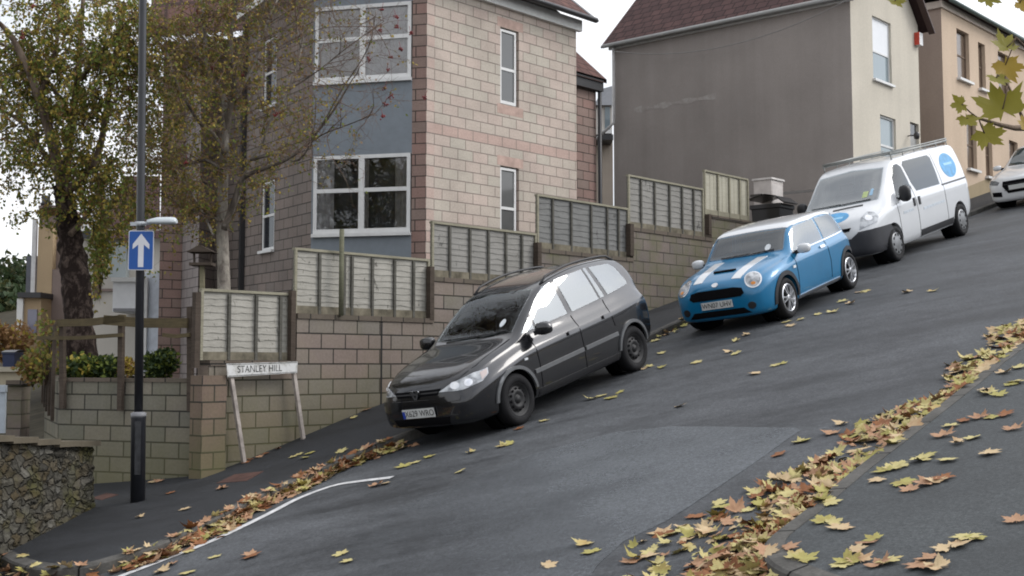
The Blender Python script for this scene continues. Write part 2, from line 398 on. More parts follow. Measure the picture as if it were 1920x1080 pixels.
_cc = _kk.ramp(_kk.noise(3, 6, _w, .7), [(.3, (.062, .060, .055, 1)), (.7, (.125, .12, .112, 1))]); _cc = _kk.mix(.6, _cc, _kk.ramp(_kk.noise(40, 4, _w), [(.3, G3(.7)), (.7, G3(1.3))]), 'MULTIPLY')
_kk.col(_kk.mix(_jt, _cc, (.012, .012, .011, 1))); _kk.bump(_kk.noise(40, 4, _w), .4, .006); M_kerb = _kk.m
def kerb(name, line, inside, h):
    L_ = [0]
    for a, b in zip(line, line[1:]): L_.append(L_[-1] + (b - a).length)
    nl = []; k = 0
    for i in range(int(L_[-1] / .1)):
        u = i * .1
        while k < len(line) - 2 and L_[k + 1] < u: k += 1
        nl.append(line[k].lerp(line[k + 1], (u - L_[k]) / max(1e-6, L_[k + 1] - L_[k])))
    line = nl
    mb = MB(); rows = []
    for i, p in enumerate(line):
        a, b = line[max(i - 1, 0)], line[min(i + 1, len(line) - 1)]; d = (b - a).normalized(); n = Vector((-d.y, d.x)) * inside
        q = p + n * .14; z0, z1 = gz(p.x, p.y), gz(q.x, q.y)
        rows.append([(p.x, p.y, z0 - .25), (p.x, p.y, z0 + h - .02), (p.x + n.x * .02, p.y + n.y * .02, z0 + h), (q.x, q.y, z1 + h), (q.x, q.y, z1 - .25)])
    mb.grid(rows, True, smooth=False)
    return tag(mb.build(name, M_kerb, fix=True), None, kind='structure')
kerb('kerb', kL, 1, .118); kerb('kerb', kR, 1, .128)
tag(sheet('road', [xy(-16, -16), xy(-16, 16), xy(60, 12), xy(60, -4), xy(8, -4), xy(0, -6), xy(-2, -16)], .8, 0, M_road), None, kind='structure')
inL = [p + Vector((-(kL[min(i + 1, len(kL) - 1)] - kL[max(i - 1, 0)]).normalized().y, (kL[min(i + 1, len(kL) - 1)] - kL[max(i - 1, 0)]).normalized().x)) * .07 for i, p in enumerate(kL)]
inR = [p + Vector((-(kR[min(i + 1, len(kR) - 1)] - kR[max(i - 1, 0)]).normalized().y, (kR[min(i + 1, len(kR) - 1)] - kR[max(i - 1, 0)]).normalized().x)) * .07 for i, p in enumerate(kR)]
tag(sheet('pavement', inL + [Vector(xy(40, -3.6)), Vector(xy(0, -3.6)), Vector((-7.5, 18.2)), Vector((-9.5, 17.5))], .6, .112, M_pave), None, kind='structure')
tag(sheet('pavement', inR + [Vector((5.5, 3.5)), Vector((14, 3.5)), Vector(xy(40, 14))], .6, .122, M_paver), None, kind='structure')
pp = [gpt(*p) for p in ((430, 1075), (600, 1010), (800, 930), (1005, 850), (1150, 812), (1255, 800), (1380, 801), (1492, 803), (1500, 808), (1468, 830), (1430, 858), (1392, 884), (1340, 918), (1290, 952), (1245, 980), (1170, 1015), (1120, 1060), (1080, 1125), (430, 1125))]
tag(sheet('road_patch', pp, .5, .004, M_patch), None, kind='structure')
wl_px = [(180, 1100), (230, 1080), (300, 1053), (400, 1014), (500, 966), (560, 935), (620, 913), (660, 905), (735, 896)]
wl = [gpt(x, y) for x, y in wl_px]; wm = smooth2(wl)
wa = []; wb = []
for i, p in enumerate(wm):
    d = (wm[min(i + 1, len(wm) - 1)] - wm[max(i - 1, 0)]).normalized(); n = Vector((-d.y, d.x)); wa.append(p + n * .05); wb.append(p - n * .05)
tag(sheet('road_line', wa + wb[::-1], .4, .007, M_white), None, kind='structure')
M_iron = mat_plain('rusty_iron', (.075, .038, .030), .85, .3, var=.3)
for q, lab in (([(405, 907), (440, 890), (495, 884), (462, 902)], 'rust brown drain cover set in the pavement below the street nameplate'), ([(170, 935), (200, 925), (222, 928), (190, 938)], 'rust brown cover set in pavement between stone wall and lamp post')):
    P = [gpt(x, y, .112) for x, y in q]; mb = MB()
    mb.prism([Vector((p.x, p.y, gz(p.x, p.y) + .118)) for p in P], (0, 0, -.03)); tag(mb.build('drain_cover', M_iron, fix=True), lab, 'drain cover')
# ------------------------------------------------------------------ retaining wall with fences
TW = -2.95
BLK = dict(bw=.45, bh=.215)
M_block = mat_blocks('wall_blocks', (.235, .185, .16, 1), (.19, .175, .15, 1), (.035, .032, .03, 1), moss=(.135, .128, .06, 1), moss_z=-.75)
M_blockp = mat_blocks('planter_blocks', (.20, .18, .145, 1), (.15, .145, .12, 1), (.04, .038, .034, 1), bh=.207, moss=(.135, .128, .06, 1), moss_z=-1.4)
M_blockr = mat_blocks('upper_wall_blocks', (.19, .155, .135, 1), (.155, .135, .12, 1), (.06, .052, .045, 1), moss=(.13, .13, .07, 1))
M_cop = mat_blocks('coping_blocks', (.13, .105, .085, 1), (.105, .09, .07, 1), (.03, .028, .025, 1), bw=.45, bh=.3)
def wall_strip(mb, P, Q, z0a, z0b, z1a, z1b, th, nrm, u0=0.0, mi=0):   # solid wall P->Q (2D), bottoms/tops at both ends
    P, Q = Vector((P[0], P[1], 0)), Vector((Q[0], Q[1], 0)); L = (Q - P).length; n = Vector(nrm).normalized() * th
    f = [P + UP * z0a, Q + UP * z0b, Q + UP * z1b, P + UP * z1a]; b = [p - n for p in f]
    uv = [(u0, z0a), (u0 + L, z0b), (u0 + L, z1b), (u0, z1a)]
    mb.face(f, uv, mi); mb.face(b[::-1], uv[::-1], mi)
    for i in range(4):
        j = (i + 1) % 4
        e = (f[i] - f[j]).length
        if i in (1, 3): q = [(0, f[i].z), (0, f[j].z), (th, f[j].z), (th, f[i].z)]
        else: q = [(0, 0), (e, 0), (e, th), (0, th)]
        mb.face([f[i], b[i], b[j], f[j]], [q[0], q[3], q[2], q[1]], mi)
def coping(name, P, Q, z, parent, h=.07, th=.28, nrm=T, m=None):
    mb = MB(); wall_strip(mb, Vector((P[0], P[1])) + Vector(nrm[:2]) * .02, Vector((Q[0], Q[1])) + Vector(nrm[:2]) * .02, z, z, z + h, z + h, th, nrm)
    return mb.build(name, m or M_cop, parent)
sections = [(392, 557, 686), (557, 812, 597), (812, 1013, 527), (1013, 1187, 473), (1187, 1334, 433), (1334, 1425, 409)]   # px from, px to, py of the top at the left end
wall = thing('retaining_wall', wpt(560, 830, TW), 'stepped concrete block retaining wall climbing the hill behind the parked cars', 'wall')
SECT = []
for i, (x0, x1, yt) in enumerate(sections):
    A, B = wpt(x0, yt, TW), wpt(x1, yt, TW); z1 = A.z
    SECT.append((A, B, z1)); mb = MB()
    g0, g1 = gz(A.x, A.y) - .3, gz(B.x, B.y) - .3
    wall_strip(mb, A, B, g0, g1, z1, z1, .25, T, u0=st(A.x, A.y)[0])
    mb.build('wall_section', M_block if i < 3 else M_blockr, wall)
    coping('coping', A, B, z1, wall)
# dark joint line running down the second section
jx = wpt(716, 600, TW + .004); jb = gz(jx.x, jx.y)
MB().box((jx.x, jx.y, (jx.z + jb) / 2), S * .012, T * .004, UP * ((jx.z - jb) / 2)).build('movement_joint', mat_plain('joint_black', (.012, .012, .012)), wall)
M_fence = [mat_wood('fence_boards_%s' % n, c, d, 1, p) for n, c, d, p in (
    ('pale', (.37, .355, .315, 1), (.225, .215, .188, 1), (.05, .046, .04, 1)), ('grey', (.275, .265, .245, 1), (.18, .174, .158, 1), (.07, .068, .062, 1)),
    ('dull', (.20, .20, .192, 1), (.125, .125, .12, 1), (.06, .06, .055, 1)), ('cream', (.43, .41, .33, 1), (.33, .31, .245, 1), None))]
M_batten_shade = mat_wood('fence_batten_shade', (.115, .11, .095, 1), (.05, .048, .04, 1))  # dark tone imitates the shadow lines between battens
M_rail = mat_wood('fence_rail', (.30, .28, .21, 1), (.17, .16, .12, 1))
M_post = mat_wood('dark_timber', (.085, .066, .052, 1), (.035, .027, .021, 1))
M_mud = mat_plain('fence_foot_stain', (.15, .134, .10), .9, .1, var=.45)
def fence(P, Q, z0, z1, m, battens, label, group, slats=9, vertical=False):
    P, Q = Vector((P.x, P.y, 0)), Vector((Q.x, Q.y, 0)); L = (Q - P).length; d = (Q - P) / L; n = T
    f = thing('lap_fence', P + UP * z0, label, 'fence panel', group)
    mb = MB(); h = (z1 - z0) / slats
    if vertical:
        k = 22
        for i in range(k):
            a = P + d * (L * (i + .04) / k); b = P + d * (L * (i + .96) / k)
            mb.box((a + b) / 2 + UP * ((z0 + z1) / 2) + n * (.004 * (i % 2)), (b - a) / 2, n * .009, UP * ((z1 - z0) / 2 - .02))
    else:
        rr = random.Random(int(P.x * 100))
        for i in range(slats):            # overlapping boards with wavy lower edges
            zc = z0 + (i + .5) * h; rows = []
            K = 18
            lo = [zc - h * .58 + rr.uniform(-.012, .012) for _ in range(K + 1)]
            for (zz, off) in ((None, .014), (zc + h * .55, .004)):
                rows.append([P + d * (L * j / K) + UP * (lo[j] if zz is None else zz) + n * off for j in range(K + 1)])
            rows.append([p - n * .012 for p in rows[1]]); rows.append([p - n * .012 for p in rows[0]])
            mb.grid(rows + [rows[0]], smooth=False)
    mb.build('boards', m, f)
    mb = MB(); mb.box(P + d * L / 2 + UP * (z1 + .012) + n * .01, d * (L / 2), n * .034, UP * .018); mb.build('top_rail', M_rail, f)
    mb = MB(); mb.box(P + d * L / 2 + UP * (z0 + .055) + n * .028, d * (L / 2), n * .008, UP * .055); mb.build('foot_board', M_mud if not vertical else M_rail, f)
    for u in battens:
        mb = MB(); mb.box(P + d * (L * u) + UP * ((z0 + z1) / 2 + (.0 if u in (0, 1) else -.01)) + n * .036, d * .021, n * .012, UP * ((z1 - z0) / 2 - .012)); mb.build('batten', M_batten_shade if not vertical else M_rail, f)
    for u in (0.008, .992):
        mb = MB(); mb.box(P + d * (L * u) + UP * ((z0 + z1) / 2) + n * .030, d * .02, n * .016, UP * ((z1 - z0) / 2)); mb.build('edge_batten', M_rail, f)
    return f
def post(name, p, z0, z1, w, m, label, cat='fence post', lean=(0, 0), group=None):
    mb = MB(); mb.bar((p.x, p.y, z0), (p.x + lean[0], p.y + lean[1], z1), w, w, up=S); o = mb.build(name, m); bevel(o, .008); return tag(o, label, cat, group)
GF = 'lap fence panels stepping up the retaining wall'
fd = [(375, 543, 545, (.30, .60, .88), 0, 'lowest pale lap fence panel, behind the street nameplate', 10),
      (550, 803, 468, (.17, .345, .40, .55, .72, .87), 0, 'pale lap fence panel with a tall pole in front, under the bay window', 10),
      (807, 1003, 418, (.16, .345, .52, .69, .85), 1, 'grey lap fence panel in front of the narrow ground floor window', 9),
      (1004, 1176, 367, (.16, .355, .57, .75, .88), 2, 'dull grey lap fence panel directly behind the black car roof', 9),
      (1175, 1316, 330, (.16, .335, .53, .70, .86), 1, 'grey lap fence panel in front of the dark grey gable wall', 9),
      (1318, 1400, 321, (.30, .56, .80), 3, 'cream fence panel of upright boards at the top of the wall', 9)]
for i, (x0, x1, yt, bt, mi, lab, sl_) in enumerate(fd):
    A, B = wpt(x0, yt, TW - .1), wpt(x1, yt, TW - .1)
    fence(A, B, SECT[i][2] + .075, A.z, M_fence[mi], bt, lab, GF, sl_, vertical=(i == 5))
GP = 'dark timber posts between the fence panels'
for (x, yt, yb, lab, w) in ((369, 548, 690, 'dark timber post at the downhill end of the lowest fence panel', .08), (548, 545, 680, 'dark timber post between the two pale fence panels', .08), (807, 500, 600, 'short dark post at the step beside the second pale panel', .09), (1008, 455, 520, 'short dark post at the step between grey and dull panels', .10), (1181, 420, 480, 'short dark post at the step above the black car', .11), (1328, 402, 440, 'short dark post at the step behind the blue car', .10)):
    A, B = wpt(x, yt, TW - .02), wpt(x, yb, TW - .02); post('fence_post', A, B.z, A.z, w, M_post, lab)
A, B = wpt(641, 430, TW + .05), wpt(641, 592, TW + .05)
mb = MB(); mb.tube([(A.x, A.y, B.z), (A.x, A.y, A.z)], .035, 8)
tag(mb.build('fence_pole', mat_wood('pole_timber', (.16, .16, .11, 1), (.085, .085, .055, 1))), 'tall greenish timber pole standing in front of the second pale fence panel', 'pole')
# low dark wall at the top of the row, the bin bags and the white cupboard
wl_d = thing('garden_wall', wpt(1480, 470, -3.4), 'low dark brick wall under the grey gable, behind the white van', 'wall')
mb = MB(); A, B = wpt(1425, 412, -3.3), wpt(1640, 360, -3.3); wall_strip(mb, A, B, gz(A.x, A.y) - .3, gz(B.x, B.y) - .3, A.z - .1, A.z + .75, .22, T); mb.build('wall_face', mat_blocks('dark_bricks', (.07, .05, .045, 1), (.055, .042, .038, 1), (.03, .03, .03, 1), bw=.225, bh=.075, mort=.01), wl_d)
mb = MB(); mb.box((A + B) / 2 + Vector((0, 0, .36)) + T * -.1, (B - A).to_2d().to_3d() / 2 + UP * .42, T * .14, UP * .03); mb.build('coping', mat_plain('dark_coping', (.05, .045, .04)), wl_d)
# ------------------------------------------------------------------ planter, rail fence and corner wall
A = SECT[0][0]; PA = Vector((A.x, A.y, 0)); z_pl = at(300, 716, 16.9).z
PB = at(110, 760, 17.35); PB.z = 0; PC = PB + Vector((-.42, .91, 0)).normalized() * 2.3
planter = thing('planter_wall', (PB.x, PB.y, gz(PB.x, PB.y)), 'low mossy block planter wall wrapping round the street corner', 'wall')
nrm = Vector((-(PB - PA).y, (PB - PA).x, 0)).normalized(); nrm = nrm if nrm.y < 0 else -nrm
mb = MB(); wall_strip(mb, PB, PA, -2.4, -2.2, z_pl, z_pl, .22, nrm); mb.build('front_face', M_blockp, planter)
n2 = Vector((-(PC - PB).y, (PC - PB).x, 0)).normalized(); n2 = n2 if n2.x < 0 else -n2
zc = at(195 / 4.155 + 0, 790 / 4.155 + 560, 18.5).z
mb = MB(); wall_strip(mb, PC, PB, -2.6, -2.5, z_pl, z_pl, .2, n2); mb.build('side_face', M_blockp, planter)
coping('coping', PB, PA, z_pl, planter, .05, .26, nrm, M_cop)
mb = MB(); mb.box(PA + Vector((0, 0, (z_pl - 2.2) / 2 + .04)) + T * .0, S * .19, T * .13, UP * ((z_pl + 2.3) / 2)); o = mb.build('corner_pier', mat_blocks('pier_blocks', (.175, .125, .10, 1), (.15, .115, .09, 1), (.035, .032, .03, 1), bw=.38, bh=.215, moss=(.13, .13, .055, 1), moss_z=-1.2), planter)
mb = MB(); mb.prism([PB - nrm * .12 + UP * (z_pl - .1), PA - nrm * .12 + UP * (z_pl - .1), PA + UP * (z_pl - .1) + Vector((-.6, 3, 0)), PC + UP * (z_pl - .1) + Vector((.3, .8, 0))], (0, 0, -.3)); mb.build('soil', M_earth, planter, fix=True)
# ragged timber rails with pickets
rf = thing('rail_fence', PB + UP * z_pl, 'broken dark timber rail fence along the top of the planter', 'fence')
off = nrm * .07
def onp(px, py): # on the planter's front plane, just proud of it
    r = ray(px, py); d = (PB + off).dot(nrm) / r.dot(nrm); return r * d
for (xa, ya, xb, yb) in ((117, 602, 118, 766), (228, 590, 226, 770), (357, 575, 357, 771)):
    mb = MB(); mb.bar(onp(xb, yb), onp(xa, ya), .075, .06, up=nrm); bevel(mb.build('post', M_post, rf), .006)
M_oldrail = mat_wood('mossy_rail', (.12, .095, .052, 1), (.05, .04, .025, 1))
for (xa, ya, xb, yb, h) in ((112, 606, 240, 597, .10), (200, 600, 356, 606, .13), (75, 634, 235, 628, .05), (310, 628, 360, 628, .05)):
    a, b = onp(xa, ya), onp(xb, yb); mid = (a + b) / 2 - UP * .02
    mb = MB(); mb.bar(a + nrm * .05, mid + nrm * .05, .035, h); mb.bar(mid + nrm * .05, b + nrm * .05, .035, h); mb.build('rail', M_oldrail, rf)
def onq(u, z): q = PB.lerp(PC, u) + n2 * .06; return Vector((q.x, q.y, z))
zt = at(110, 610, 17.35).z
for i, (u, dz) in enumerate(((.10, .02), (.34, -.02), (.52, -.05), (.68, -.1), (.85, -.14))):
    mb = MB(); mb.bar(onq(u, z_pl - .55 + .05 * i), onq(u, zt + dz), .07, .045, up=n2); bevel(mb.build('picket', M_post, rf), .006)
mb = MB(); mb.bar(onq(.02, zt - .12), onq(.92, zt - .30), .035, .08); mb.build('side_rail', M_oldrail, rf)
# stone wall in the left corner
M_rubble = NT('rubble_stone', .95, .15)
k = M_rubble; w = k.coord('World', (1, 1, 1.5)); vo = k.new('ShaderNodeTexVoronoi', feature='DISTANCE_TO_EDGE'); vo.inputs['Scale'].default_value = 6.2; wd_ = k.new('ShaderNodeVectorMath', operation='ADD'); nn_ = k.new('ShaderNodeTexNoise'); nn_.inputs['Scale'].default_value = 7; k.link(w, nn_.inputs['Vector']); sc2 = k.new('ShaderNodeVectorMath', operation='SCALE'); sc2.inputs['Scale'].default_value = .16; k.link(nn_.outputs['Color'], sc2.inputs[0]); k.link(w, wd_.inputs[0]); k.link(sc2.outputs[0], wd_.inputs[1]); w2 = wd_.outputs[0]; k.link(w2, vo.inputs['Vector'])
v2 = k.new('ShaderNodeTexVoronoi'); v2.inputs['Scale'].default_value = 6.2; k.link(w2, v2.inputs['Vector'])
sp = k.new('ShaderNodeSeparateColor'); k.link(v2.outputs['Color'], sp.inputs[0])
c0 = k.ramp(sp.outputs[0], [(.0, (.045, .042, .035, 1)), (.4, (.085, .08, .066, 1)), (.7, (.07, .055, .032, 1)), (1, (.135, .13, .115, 1))])
c0 = k.mix(.8, c0, k.ramp(k.noise(9, 6, w), [(.2, G3(.5)), (.8, G3(1.4))]), 'MULTIPLY')
c0 = k.mix(k.ramp(k.noise(1.7, 5, w), [(.5, G3(0)), (.68, G3(.7))]), c0, (.075, .072, .022, 1))
k.col(k.mix(k.ramp(vo.outputs['Distance'], [(.0, G3(.6)), (.09, G3(0))]), c0, (.045, .042, .033, 1)))
k.bump(k.math('ADD', k.ramp(vo.outputs['Distance'], [(.0, G3(0)), (.14, G3(1))]), k.math('MULTIPLY', k.noise(12, 5, w), .5)), .9, .05)
Q1 = gpt(172, 952, .11); Q0 = gpt(-6, 1046, .11); Q0 = Q1 + (Q0 - Q1) * 1.9
zA, zB = at(168, 838, Q1.y).z, at(0, 826, Q1.y - 1.7).z
sw = thing('stone_wall', Q1, 'low rubble stone wall with flat slabs on top at the left edge', 'wall')
dq = (Q0 - Q1).to_2d().to_3d().normalized(); nq = Vector((-dq.y, dq.x, 0)); nq = nq if nq.x > 0 else -nq
LQ = (Q0 - Q1).to_2d().length; mb = MB(); rows = []
for j in range(25):
    row = []
    for i in range(33):
        p = Q1 + dq * (LQ * i / 32) + nq * (random.uniform(-.018, .018) + .05 * (1 - j / 24)); zt_ = zA + (zB - zA) * min(1, i / 16); zb_ = gz(p.x, p.y) - .15
        row.append(Vector((p.x, p.y, zb_ + (zt_ - zb_) * j / 24)))
    rows.append(row)
mb.grid(rows, smooth=False)
endb = [Vector((p.x, p.y, p.z)) - nq * .42 for p in [r[0] for r in rows]]
mb.grid([[r[0] for r in rows], [p + dq * random.uniform(-.015, .015) for p in [(a + b) / 2 for a, b in zip([r[0] for r in rows], endb)]], endb], smooth=False)
mb.grid([[p for p in rows[-1]], [p - nq * .42 for p in rows[-1]]], smooth=False)
mb.build('stonework', M_rubble.m, sw, fix=True)
M_slab = mat_render('slab_stone', (.105, .09, .066), .3)
for i in range(8):
    u0, u1 = i / 8, (i + .96) / 8
    a, b = Q1 + dq * (LQ * u0 - .04), Q1 + dq * (LQ * u1)
    za = zA + (zB - zA) * min(1, u0 * 2); c = (a + b) / 2 - nq * .19; hz = random.uniform(.0, .02)
    mb = MB(); mb.box((c.x, c.y, za + .035 + hz), (b - a).to_2d().to_3d() / 2 + UP * (zB - zA) / 16, nq * .27, UP * .032); bevel(mb.build('coping_slab', M_slab, sw), .012)
# ------------------------------------------------------------------ houses
def wall_open(P, Q, z0, z1, ops, n, m, name, parent, rev=.09, u0=0.0, vflip=0.0):
    """wall face P->Q with openings (ua, ub, za, zb) and their reveals; rest of the thickness behind"""
    P, Q = Vector((P[0], P[1], 0)), Vector((Q[0], Q[1], 0)); L = (Q - P).length; d = (Q - P) / L; n = Vector(n).normalized()
    us = sorted({0.0, L, *[o[0] for o in ops], *[o[1] for o in ops]}); zs = sorted({z0, z1, *[o[2] for o in ops], *[o[3] for o in ops]})
    mb = MB(); X = lambda u, z, b=0: P + d * u + UP * z - n * b
    for i in range(len(us) - 1):
        for j in range(len(zs) - 1):
            a, b, c, e = us[i], us[i + 1], zs[j], zs[j + 1]
            if any(o[0] - 1e-6 <= a and b <= o[1] + 1e-6 and o[2] - 1e-6 <= c and e <= o[3] + 1e-6 for o in ops): continue
            mb.face([X(a, c), X(b, c), X(b, e), X(a, e)], [(u0 + a, c), (u0 + b, c), (u0 + b, e), (u0 + a, e)])
    for (a, b, c, e) in ops:
        for q, uv in (([X(a, c), X(a, e), X(a, e, rev), X(a, c, rev)], [(0, c), (0, e), (rev, e), (rev, c)]), ([X(b, e), X(b, c), X(b, c, rev), X(b, e, rev)], [(0, e), (0, c), (rev, c), (rev, e)]),
                      ([X(a, e), X(b, e), X(b, e, rev), X(a, e, rev)], [(a, 0), (b, 0), (b, rev), (a, rev)]), ([X(b, c), X(a, c), X(a, c, rev), X(b, c, rev)], [(b, 0), (a, 0), (a, rev), (b, rev)])):
            mb.face(q, uv)
    return mb.build(name, m, parent)
M_upvc = mat_plain('white_upvc', (.62, .62, .61), .4, .4, var=.06)
M_glass = mat_glass('window_glass', (.022, .025, .03, 1), 1.55, .03)
M_see = mat_seeglass('clear_pane', .85)
M_net = mat_plain('net_curtain', (.62, .62, .64), .9, .1, var=.15, scale=9)
M_netg = mat_plain('grey_net_curtain', (.44, .43, .42), .9, .1, var=.2, scale=9)
M_room = mat_plain('dim_room', (.13, .14, .16), .9, .1, var=.5, scale=1.5)
def window(parent, P, d, n, u0, u1, z0, z1, cols=1, rows=(.5,), fr=.055, deep=.07, sill=True, pane_m=None, curtain=None, label=None, m=None, name='window'):
    """cols: number of lights side by side; rows: heights of the transoms as fractions"""
    P = Vector((P[0], P[1], 0)); d = Vector(d).normalized(); n = Vector(n).normalized(); m = m or M_upvc
    X = lambda u, z, o=0: P + d * u + UP * z + n * (o - deep)
    mb = MB()
    def bar(ua, ub, za, zb, o0=-.025, o1=.03): mb.box(X((ua + ub) / 2, (za + zb) / 2, (o0 + o1) / 2), d * (ub - ua) / 2, n * (o1 - o0) / 2, UP * (zb - za) / 2)
    bar(u0, u0 + fr, z0, z1); bar(u1 - fr, u1, z0, z1); bar(u0 + fr, u1 - fr, z0, z0 + fr * 1.25); bar(u0 + fr, u1 - fr, z1 - fr, z1)
    for c in range(1, cols):
        u = u0 + (u1 - u0) * c / cols; bar(u - fr * .8, u + fr * .8, z0 + fr, z1 - fr, -.024, .028)
    for r_ in rows:
        z = z0 + (z1 - z0) * r_
        for c in range(cols):
            a = u0 + (u1 - u0) * c / cols + (fr if c == 0 else fr * .8); b = u0 + (u1 - u0) * (c + 1) / cols - (fr if c == cols - 1 else fr * .8)
            bar(a, b, z - fr * .55, z + fr * .55, -.023, .026)
    w = mb.build(name, m, parent)
    if label: w['label'] = label
    zz = [z0 + fr] + [z0 + (z1 - z0) * r_ for r_ in rows] + [z1 - fr]
    for c in range(cols):
        a = u0 + (u1 - u0) * c / cols + fr * .9; b = u0 + (u1 - u0) * (c + 1) / cols - fr * .9
        for r_ in range(len(zz) - 1):
            mb = MB(); mb.box(X((a + b) / 2, (zz[r_] + zz[r_ + 1]) / 2, 0), d * (b - a) / 2, n * .006, UP * ((zz[r_ + 1] - zz[r_]) / 2 - fr * .3)); mb.build('pane', pane_m or M_glass, w)
    if sill:
        mb = MB(); mb.box(X((u0 + u1) / 2, z0 - .03, deep * .5 + .03), d * ((u1 - u0) / 2 + .03), n * (deep * .5 + .05), UP * .03); mb.build('sill', m, w)
    if curtain:                       # room recess with gathered curtains behind the clear panes
        mb = MB(); D = .5
        q = [X(u0, z0, -.03), X(u1, z0, -.03), X(u1, z1, -.03), X(u0, z1, -.03)]; b = [p - n * D for p in q]
        mb.face(b, None)
        for i in range(4): mb.face([q[i], b[i], b[(i + 1) % 4], q[(i + 1) % 4]], None)
        mb.build('room', M_room, w)
        for (ua, ub, za, zb, cm) in curtain:
            mb = MB(); rows_ = []; K = max(6, int((ub - ua) * 60))
            for zf in (za, (za + zb) / 2, zb): rows_.append([X(u0 + (u1 - u0) * (ua + (ub - ua) * j / K), z0 + (z1 - z0) * zf, -.07 + .02 * math.sin(j * 1.9) + .01 * math.sin(j * 5.1)) for j in range(K + 1)])
            mb.grid(rows_); mb.build('curtain', cm, w)
    return w
# --- block house on the corner
C = at(799, 300, 25.0); C2 = Vector((C.x, C.y, 0))
dR = S.copy(); nR = T.copy()
e1 = ray(1081, 250); kR_ = (C.x - e1.x * C.y) / (e1.x * dR.y - dR.x); E = C2 + dR * kR_                       # far end of the street face
dF = Vector((-math.cos(R(14)), math.sin(R(14)), 0)); nF = Vector((-math.sin(R(14)), -math.cos(R(14)), 0))
e2 = ray(585, 300); kF = (C.x - e2.x * C.y) / (e2.x * dF.y - dF.x); D_ = C2 + dF * kF
aL = R(124); dL = Vector((math.cos(aL), math.sin(aL), 0)); nL = Vector((-math.sin(aL), math.cos(aL), 0)); nL = nL if nL.y < 0 else -nL
e3 = ray(457, 400); kL_ = (D_.x - e3.x * D_.y) / (e3.x * dL.y - dL.x); G = D_ + dL * kL_
zt = lambda px, py, p: (ray(px, py) * p.y).z
z_eave = at(799, -42, C.y).z; z_bot = -1.2
rowh = .222
zq = lambda z: z
band0 = at(801, 236, C.y).z
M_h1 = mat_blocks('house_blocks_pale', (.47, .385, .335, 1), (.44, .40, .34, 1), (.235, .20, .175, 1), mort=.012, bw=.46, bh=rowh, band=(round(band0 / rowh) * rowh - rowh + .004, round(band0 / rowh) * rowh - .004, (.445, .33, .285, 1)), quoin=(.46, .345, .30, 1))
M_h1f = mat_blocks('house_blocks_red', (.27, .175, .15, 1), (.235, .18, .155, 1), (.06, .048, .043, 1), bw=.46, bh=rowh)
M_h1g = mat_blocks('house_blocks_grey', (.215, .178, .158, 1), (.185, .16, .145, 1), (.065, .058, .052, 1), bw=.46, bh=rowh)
M_panel = mat_plain('blue_grey_panel', (.175, .20, .225), .55, .4, var=.07)
M_fascia = mat_plain('white_fascia', (.66, .66, .64), .5, .3, var=.08)
M_gut = mat_plain('black_gutter', (.022, .022, .024), .4, .5)
M_roof = mat_tiles('brown_roof_tiles', (.115, .056, .046, 1), (.085, .042, .036, 1))
M_hole = mat_plain('shadow_gap', (.02, .02, .02))
h1 = thing('block_house', (C.x, C.y, 1), 'pinkish block house with a blue grey panelled bay, on the corner behind the fences', 'house')
def u_at(P, d, px):
    r = ray(px, 300); P = Vector(P); return (P.x - r.x * P.y) / (r.x * d.y - d.x)
# street face with the two narrow windows
def zpx(P, d, px, py): k = u_at(P, d, px); p = Vector(P) + Vector(d) * k; return (ray(px, py) * p.y).z
ops = []
u0, u1 = u_at(C2, dR, 938), u_at(C2, dR, 973)
for (ya, yb) in ((50, 194), (310, 428 + 30)):
    ops.append((u0, u1, zpx(C2, dR, 938, yb), zpx(C2, dR, 938, ya)))
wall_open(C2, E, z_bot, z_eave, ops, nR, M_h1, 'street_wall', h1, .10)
M_soldier = mat_plain('red_lintel_blocks', (.42, .305, .26), .9, .2, var=.2, scale=5)
for o in ops:
    window(h1, C2, dR, nR, o[0] + .01, o[1] - .07, o[2] + .02, o[3] - .03, 1, (.47,), .055, .055, sill=False, pane_m=mat_glass('narrow_pane', (.09, .092, .09, 1), 1.5, .05), label='narrow white window in the street wall')
    for zz in (o[3] + .001, o[2] - rowh + .001):
        mb = MB(); mb.box(C2 + dR * ((o[0] + o[1]) / 2 + .02) + UP * (zz + rowh / 2) + nR * .0, dR * ((o[1] - o[0]) / 2 + .12), nR * .003, UP * (rowh / 2 - .008)); mb.build('lintel', M_soldier, h1)
